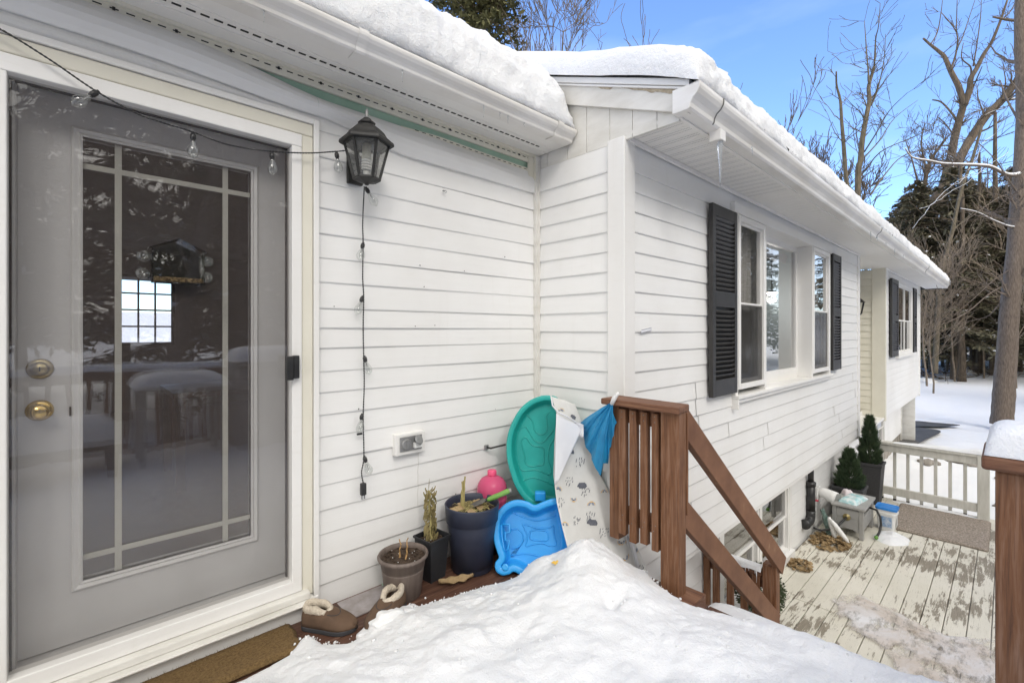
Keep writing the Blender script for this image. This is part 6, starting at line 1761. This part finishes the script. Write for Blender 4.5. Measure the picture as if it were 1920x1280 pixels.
for zp in ([(330,1275),(395,1195),(440,1140),(510,1070),(600,1000),(680,975),(740,945)],[(540,1035),(590,1020),(640,975),(700,950),(760,915),(870,850)],[(370,1165),(420,1150),(470,1120),(560,1060),(620,1030),(720,950)],[(640,950),(690,880),(720,800),(760,770),(810,735)]):
    P = [PD(1600+a/2.978, b_/2.978, 17.5) for a, b_ in zp]; C_ = catmull(P, 5); mb.tube([q_+Vector((.05*nz(i*.5,1),.05*nz(i*.5,2),.05*nz(i*.5,3))) for i, q_ in enumerate(C_)], [.0065*(1+.9*nz(i*.6,3)) for i in range(len(C_))], 5)
tag(mb.build('bent_sapling', 'snow', None, smooth=True), 'snow coated bent saplings leaning across the wood', 'sapling', None, 'stuff')
# birch-like mossy stem in front of the wood
traced('mossy_tree', 'slender moss speckled stem near the far house corner', [([(455,1191+895),(465,1191+700),(480,1191+450),(500,1191+300),(550,1191+110),(600,1191-120),(660,900),(720,700)], 4.6, 2, 0), ([(555,1191+95),(640,1191+20),(720,1150)],1.2,.4,1)], 26, R, 'bark_moss', twigs=.8, lvl=1, twig=.012)
# bare crowns over the left roofs
def bare_tree(loc, h, r, label, seed, lvl=4, group=None, spread=.6, mat='bark_far', twig=.016):
    R = random.Random(seed); t = thing('bare_tree', label, 'tree', loc, group); tr = MB(); cr = MB(); p = Vector(loc); pts = [p.copy()]; d = Vector((0,0,1)); m = 9
    for k in range(m): d = (d+Vector((R.gauss(0,.06),R.gauss(0,.06),.1))).normalized(); pts.append(pts[-1]+d*h/m)
    rad = [r*(1-.82*k/m) for k in range(m+1)]; tr.tube(pts, rad, 8, cap=False); tr.build('trunk', mat, t, smooth=True)
    for k in range(16):
        i = R.randint(3, m); a = R.random()*6.28; grow(cr, pts[i], Vector((cos(a)*.8, sin(a)*.8, .8)), h*(.20+.16*R.random()), rad[i]*.5, lvl-1, R, .35, spread, 4, twig)
    cr.build('crown', mat, t); return t
bare_tree((19.4,16.0,-1.5), 20.0, .20, 'bare tree crown fanning up over the left roof ridge', 3, 4, spread=.5)
bare_tree((27.5,11.6,-1.5), 11.6, .12, 'bare twig tips poking over the middle of the far roof', 5, 3, spread=.45)
bare_tree((30,7.6,-1.5), 9.6, .16, 'feathery bare tree just above the long gutter snow', 15, 4, spread=.8, group='brushy trees behind the far gutter')
bare_tree((31.5,5.0,-1.5), 8.8, .16, 'brushy bare tree between the slim tree and the gutter end', 16, 4, spread=.8, group='brushy trees behind the far gutter')

# hemlocks: limbs carrying sprays of small leaf-sized faces
def hemlock(name, h, rad, seed, n_l, mat, label, base_clear=.12, snowf=.05, loc=(0,0,0), group=None, card=.16, droop=.35):
    R = random.Random(seed); t = thing(name, label, 'tree', loc, group); L0 = Vector(loc)
    tr = MB(); tr.tube([L0+Vector((.1*nz(k,seed),.1*nz(k,seed+5),h*k/10)) for k in range(11)], [h*.018*(1-.93*k/10) for k in range(11)], 8, cap=False)
    cr = MB(); sn = MB()
    for k in range(n_l):
        f = base_clear+(1-base_clear)*(k/n_l)**.85; z = h*f; a = R.random()*6.28; l = rad*(1-f)**.7*(.6+.5*R.random())+.35
        p = L0+Vector((0,0,z)); d = Vector((cos(a), sin(a), .15-.25*R.random())); pts = [p]
        for q_ in range(6):
            d = (d+Vector((R.gauss(0,.08),R.gauss(0,.08),-droop*.16))).normalized(); pts.append(pts[-1]+d*l/6)
        tr.tube(pts, [max(.012,.045*(1-q_/6.5)) for q_ in range(7)], 3, cap=False)
        sd = d.cross(Vector((0,0,1))).normalized()
        nn = int(l*26*(.16/card))
        for q_ in range(nn):
            g = R.random()**.7*6; i = min(5, int(g)); b_ = pts[i].lerp(pts[i+1], g-i)
            off = sd*R.gauss(0, .17*l*(1-.55*g/6)) + Vector((R.gauss(0,.06),R.gauss(0,.06),-.14*abs(R.gauss(0,1))))
            c_ = b_+off; s_ = card*(.5+R.random()); u = Vector((R.gauss(0,1),R.gauss(0,1),R.gauss(0,.45))).normalized(); w = u.cross(Vector((R.gauss(0,.5),R.gauss(0,.5),1))).normalized()
            if R.random() < snowf: 
                w2 = Vector((0,0,.0)); sn.add([c_+u*s_*.6+Vector((0,0,.03)), c_+w*s_*.3+Vector((0,0,.05)), c_-u*s_*.6+Vector((0,0,.03)), c_-w*s_*.3+Vector((0,0,.03))], [(0,1,2,3)])
            cr.add([c_+u*s_, c_+u*s_*.2+w*s_*.32, c_-u*s_*.7+w*s_*.12, c_-u*s_*.6-w*s_*.15, c_+u*s_*.25-w*s_*.30], [(0,1,2,3,4)])
    tr.build('trunk', 'bark_far', t); cr.build('crown', mat, t)
    if sn.v: sn.build('crown_snow', 'snow', t)
    return t
def copy_tree(o, loc, rz, sc, label=None, group=None):
    c_ = o.copy(); COL.objects.link(c_); c_.location = loc; c_.rotation_euler = (0,0,rz); c_.scale = (sc,sc,sc*1.0)
    if label: c_['label'] = label
    if group: c_['group'] = group
    for ch in children(o):
        d_ = ch.copy(); COL.objects.link(d_); d_.parent = c_
    return c_
hemlock('cedar_tree', 27.0, 6.0, 3, 330, 'cedar_olive', 'olive green cedar rising behind the left roof', .42, 0, (15.4,19.6,-1.5), card=.19)
GW = 'dark hemlocks of the wood beyond the yard'
protos = []
spots = [(1715,29,.95),(1748,31,1.0),(1790,28,.92),(1825,31,1.0),(1862,29,.95),(1900,31,1.05),(1935,28,1.0),(1700,36,1.15),(1732,38,1.1),(1768,36,1.1),(1806,38,1.15),(1842,37,1.1),(1880,38,1.15),(1918,37,1.1),(1955,34,1.1),(1985,30,1.),(1690,45,1.25),(1722,46,1.3),(1755,48,1.35),(1790,46,1.3),(1825,48,1.35),(1860,46,1.3),(1895,48,1.35),(1930,44,1.3),(1710,58,1.5),(1760,60,1.5),(1815,60,1.5),(1870,60,1.5),(1925,58,1.5)]
labs = 'dark snow flecked hemlock in the wood beyond the yard'
for i, (u, s_, sc) in enumerate(spots):
    p = PD(u, 690, s_); loc = Vector((p.x, p.y, gz(p.x, p.y)-.1)); h = 10.5
    if len(protos) < 3:
        o = hemlock('hemlock', (12.5,11.5,13.)[i], (3.4,3.9,3.2)[i], 20+i, (230,220,230)[i], 'hemlock', labs, (.13,.20,.16)[i], .035, (0,0,0), GW, card=.165); protos.append(o); o.location = loc
        o.rotation_euler = (0,0,i)
    else: copy_tree(protos[i % 3], loc, i*1.7, sc, labs, GW)
# bare trunks at the edge of the wood
GT = 'bare trunks at the edge of the wood'
for i, (u, v, s_, w) in enumerate(((1803,706,27,.19),(1836,702,30,.17),(1866,706,29,.21),(1768,694,33,.09),(1785,692,34,.07),(1912,700,30,.13),(1747,690,33,.08),(1822,690,34,.08),(1851,690,35,.07))):
    p = PD(u, v, s_); loc = Vector((p.x, p.y, gz(p.x,p.y)-.2)); R = random.Random(i+60)
    t = thing('tree_trunk', 'straight dark tree trunk at the edge of the wood', 'tree', loc, GT); h = 12+5*R.random(); pts = [loc+Vector((.12*nz(k*.6,i),.12*nz(k*.6,i+9),h*k/10)) for k in range(11)]
    MB().tube(pts, [w*(1.25 if k == 0 else 1-.6*k/10) for k in range(11)], 9).build('trunk', 'bark_far', t, smooth=True)
    cr = MB()
    for k in range(14): a = R.random()*6.28; grow(cr, pts[R.randint(3,9)], (cos(a),sin(a),.1), 1.5+1.5*R.random(), .03, 1, R, .0, .6, 3, .012)
    cr.build('crown', 'bark_far', t)
# brushy bare saplings in front of the hemlocks
GB = 'brushy bare saplings in front of the wood'; protos_b = []
for i, (u, s_, sc) in enumerate(((1712,26,1.0),(1738,25,1.15),(1790,27,1.1),(1845,28,1.2),(1905,24,1.2),(1935,26,1.3),(1775,31,1.6),(1830,32,1.7),(1890,31,1.6),(1750,22,.8),(1925,19,1.0))):
    p = PD(u, 690, s_); loc = Vector((p.x, p.y, gz(p.x,p.y)-.1)); lb = 'tan brushy bare sapling standing in front of the dark wood'
    if i < 4: o = bare_tree(loc, 6.5, .05, lb, 120+i, 3, GB, .75, 'bark_tan', .009); protos_b.append(o)
    else:
        b0 = protos_b[i % 4]; c_ = b0.copy(); COL.objects.link(c_); c_.location = loc; c_.rotation_euler = (0,0,i*1.3); c_.scale = (sc,sc,sc); c_['label'] = lb
        for ch in children(b0):
            d_ = ch.copy(); COL.objects.link(d_); d_.parent = c_
# fallen branches and brush on the forest floor
mb = MB(); R = random.Random(77)
for k in range(240):
    p = PD(1690+260*R.random(), 690, 27+26*R.random()); p.z = gz(p.x,p.y)+.03; a = R.random()*6.28; grow(mb, p, (cos(a),sin(a),.35*R.random()), .6+1.9*R.random(), .02+.02*R.random(), 1, R, .1, .9, 3, .010)
tag(mb.build('brushwood', 'bark_far', None), 'fallen twigs and brush scattered over the forest floor', 'brush', None, 'stuff')
# the same kind of wood stands round the open side of the yard and is mirrored in the panes
GM = 'hemlocks round the open side of the yard'
Rr = random.Random(5)
ring_ = [(-22,-15),(-16,-19),(-10,-16),(-5,-20),(1,-15.5),(6,-20),(11,-17),(17,-21),(22,-16),(28,-20),(33,-15),(38,-19),(-13,-26),(-2,-27),(8,-28),(18,-29),(28,-28),(38,-27),(43,-12),(45,-5),(-7,-12.5),(3.4,-11),(25,-11.5),(34,-9.5)]
for i, (x, y) in enumerate(ring_):
    copy_tree(protos[i % 3], Vector((x, y, gz(x,y)-.1)), i*2.1, 1.05+.35*Rr.random(), 'dark hemlock standing round the open side of the yard, mirrored in the panes', GM)
for i, (x, y) in enumerate(((5.5,-7.5),(1.6,-9.),(12,-10),(18,-9),(-4,-9),(24,-8))):
    bare_tree((x,y,-1.65), 13+2*Rr.random(), .22, 'bare tree on the open side of the yard, mirrored in the panes', 70+i, 3, 'bare trees on the open side of the yard', .7, twig=.014)

# ================================================================== SKY, SUN, CAMERA
W = bpy.data.worlds.new('World'); SC.world = W; W.use_nodes = True; nt = W.node_tree; nt.nodes.clear()
out = nt.nodes.new('ShaderNodeOutputWorld'); bg = nt.nodes.new('ShaderNodeBackground'); sky = nt.nodes.new('ShaderNodeTexSky')
sky.sky_type = 'NISHITA'; sky.sun_disc = False
SUN_EL, SUN_AZ = radians(38), radians(205)     # azimuth measured from +Y clockwise: light comes from the open side
sky.sun_elevation = SUN_EL; sky.sun_rotation = SUN_AZ; sky.altitude = 200; sky.air_density = 1.0; sky.dust_density = .4; sky.ozone_density = 1.6
tc = nt.nodes.new('ShaderNodeTexCoord')
# unseen white cloud added on the open side for neutral light; blue beyond house
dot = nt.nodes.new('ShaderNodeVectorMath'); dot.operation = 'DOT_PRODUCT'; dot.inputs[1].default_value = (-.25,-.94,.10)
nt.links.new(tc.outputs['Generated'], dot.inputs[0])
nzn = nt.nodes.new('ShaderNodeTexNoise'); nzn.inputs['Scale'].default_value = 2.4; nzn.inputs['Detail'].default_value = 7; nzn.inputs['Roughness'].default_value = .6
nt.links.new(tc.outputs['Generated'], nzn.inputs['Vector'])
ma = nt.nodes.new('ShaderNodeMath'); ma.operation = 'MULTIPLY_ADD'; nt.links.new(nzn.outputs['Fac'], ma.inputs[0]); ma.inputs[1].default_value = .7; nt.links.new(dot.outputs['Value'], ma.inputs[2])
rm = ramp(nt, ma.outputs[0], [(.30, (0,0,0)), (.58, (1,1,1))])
# thin haze veil low over the horizon and faint wisps in the blue
mp = nt.nodes.new('ShaderNodeMapping'); mp.inputs['Scale'].default_value = (1,1,4); nt.links.new(tc.outputs['Generated'], mp.inputs[0])
n2 = nt.nodes.new('ShaderNodeTexNoise'); n2.inputs['Scale'].default_value = 3.2; n2.inputs['Detail'].default_value = 6; nt.links.new(mp.outputs[0], n2.inputs['Vector'])
wisp = ramp(nt, n2.outputs['Fac'], [(.52, (0,0,0)), (.85, (.14,.14,.14))])
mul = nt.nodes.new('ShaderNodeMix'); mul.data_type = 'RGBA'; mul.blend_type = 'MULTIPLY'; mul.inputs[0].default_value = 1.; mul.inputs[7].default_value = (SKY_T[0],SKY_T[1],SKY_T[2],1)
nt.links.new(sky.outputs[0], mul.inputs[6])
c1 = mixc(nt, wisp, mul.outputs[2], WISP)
c2 = mixc(nt, rm, c1, FILL_CLOUD)
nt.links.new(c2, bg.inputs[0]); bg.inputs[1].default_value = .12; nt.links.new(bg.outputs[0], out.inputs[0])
sd_ = bpy.data.lights.new('sun', 'SUN'); sd_.energy = SUN_E; sd_.angle = radians(22); sd_.color = (1,.96,.91)
so = bpy.data.objects.new('sun', sd_); COL.objects.link(so)
dirv = Vector((sin(SUN_AZ)*cos(SUN_EL), cos(SUN_AZ)*cos(SUN_EL), sin(SUN_EL)))
so.rotation_euler = dirv.to_track_quat('Z', 'Y').to_euler()
cam = bpy.data.cameras.new('camera'); co = bpy.data.objects.new('camera', cam); COL.objects.link(co); SC.camera = co
co.location = O; co.rotation_euler = (radians(90), 0, -atan2(CF, SF))
cam.sensor_width = 36; cam.lens = FPX/1920*36; cam.shift_y = -20/1920; cam.clip_start = .05; cam.clip_end = 2000
SC.view_settings.view_transform = 'Standard'; SC.view_settings.look = 'None'; SC.view_settings.gamma = 1; SC.view_settings.exposure = EXPO
SC.render.resolution_x = 1024; SC.render.resolution_y = 682
SC.cycles.max_bounces = 8; SC.cycles.transparent_max_bounces = 24; SC.cycles.caustics_reflective = False; SC.cycles.caustics_refractive = False
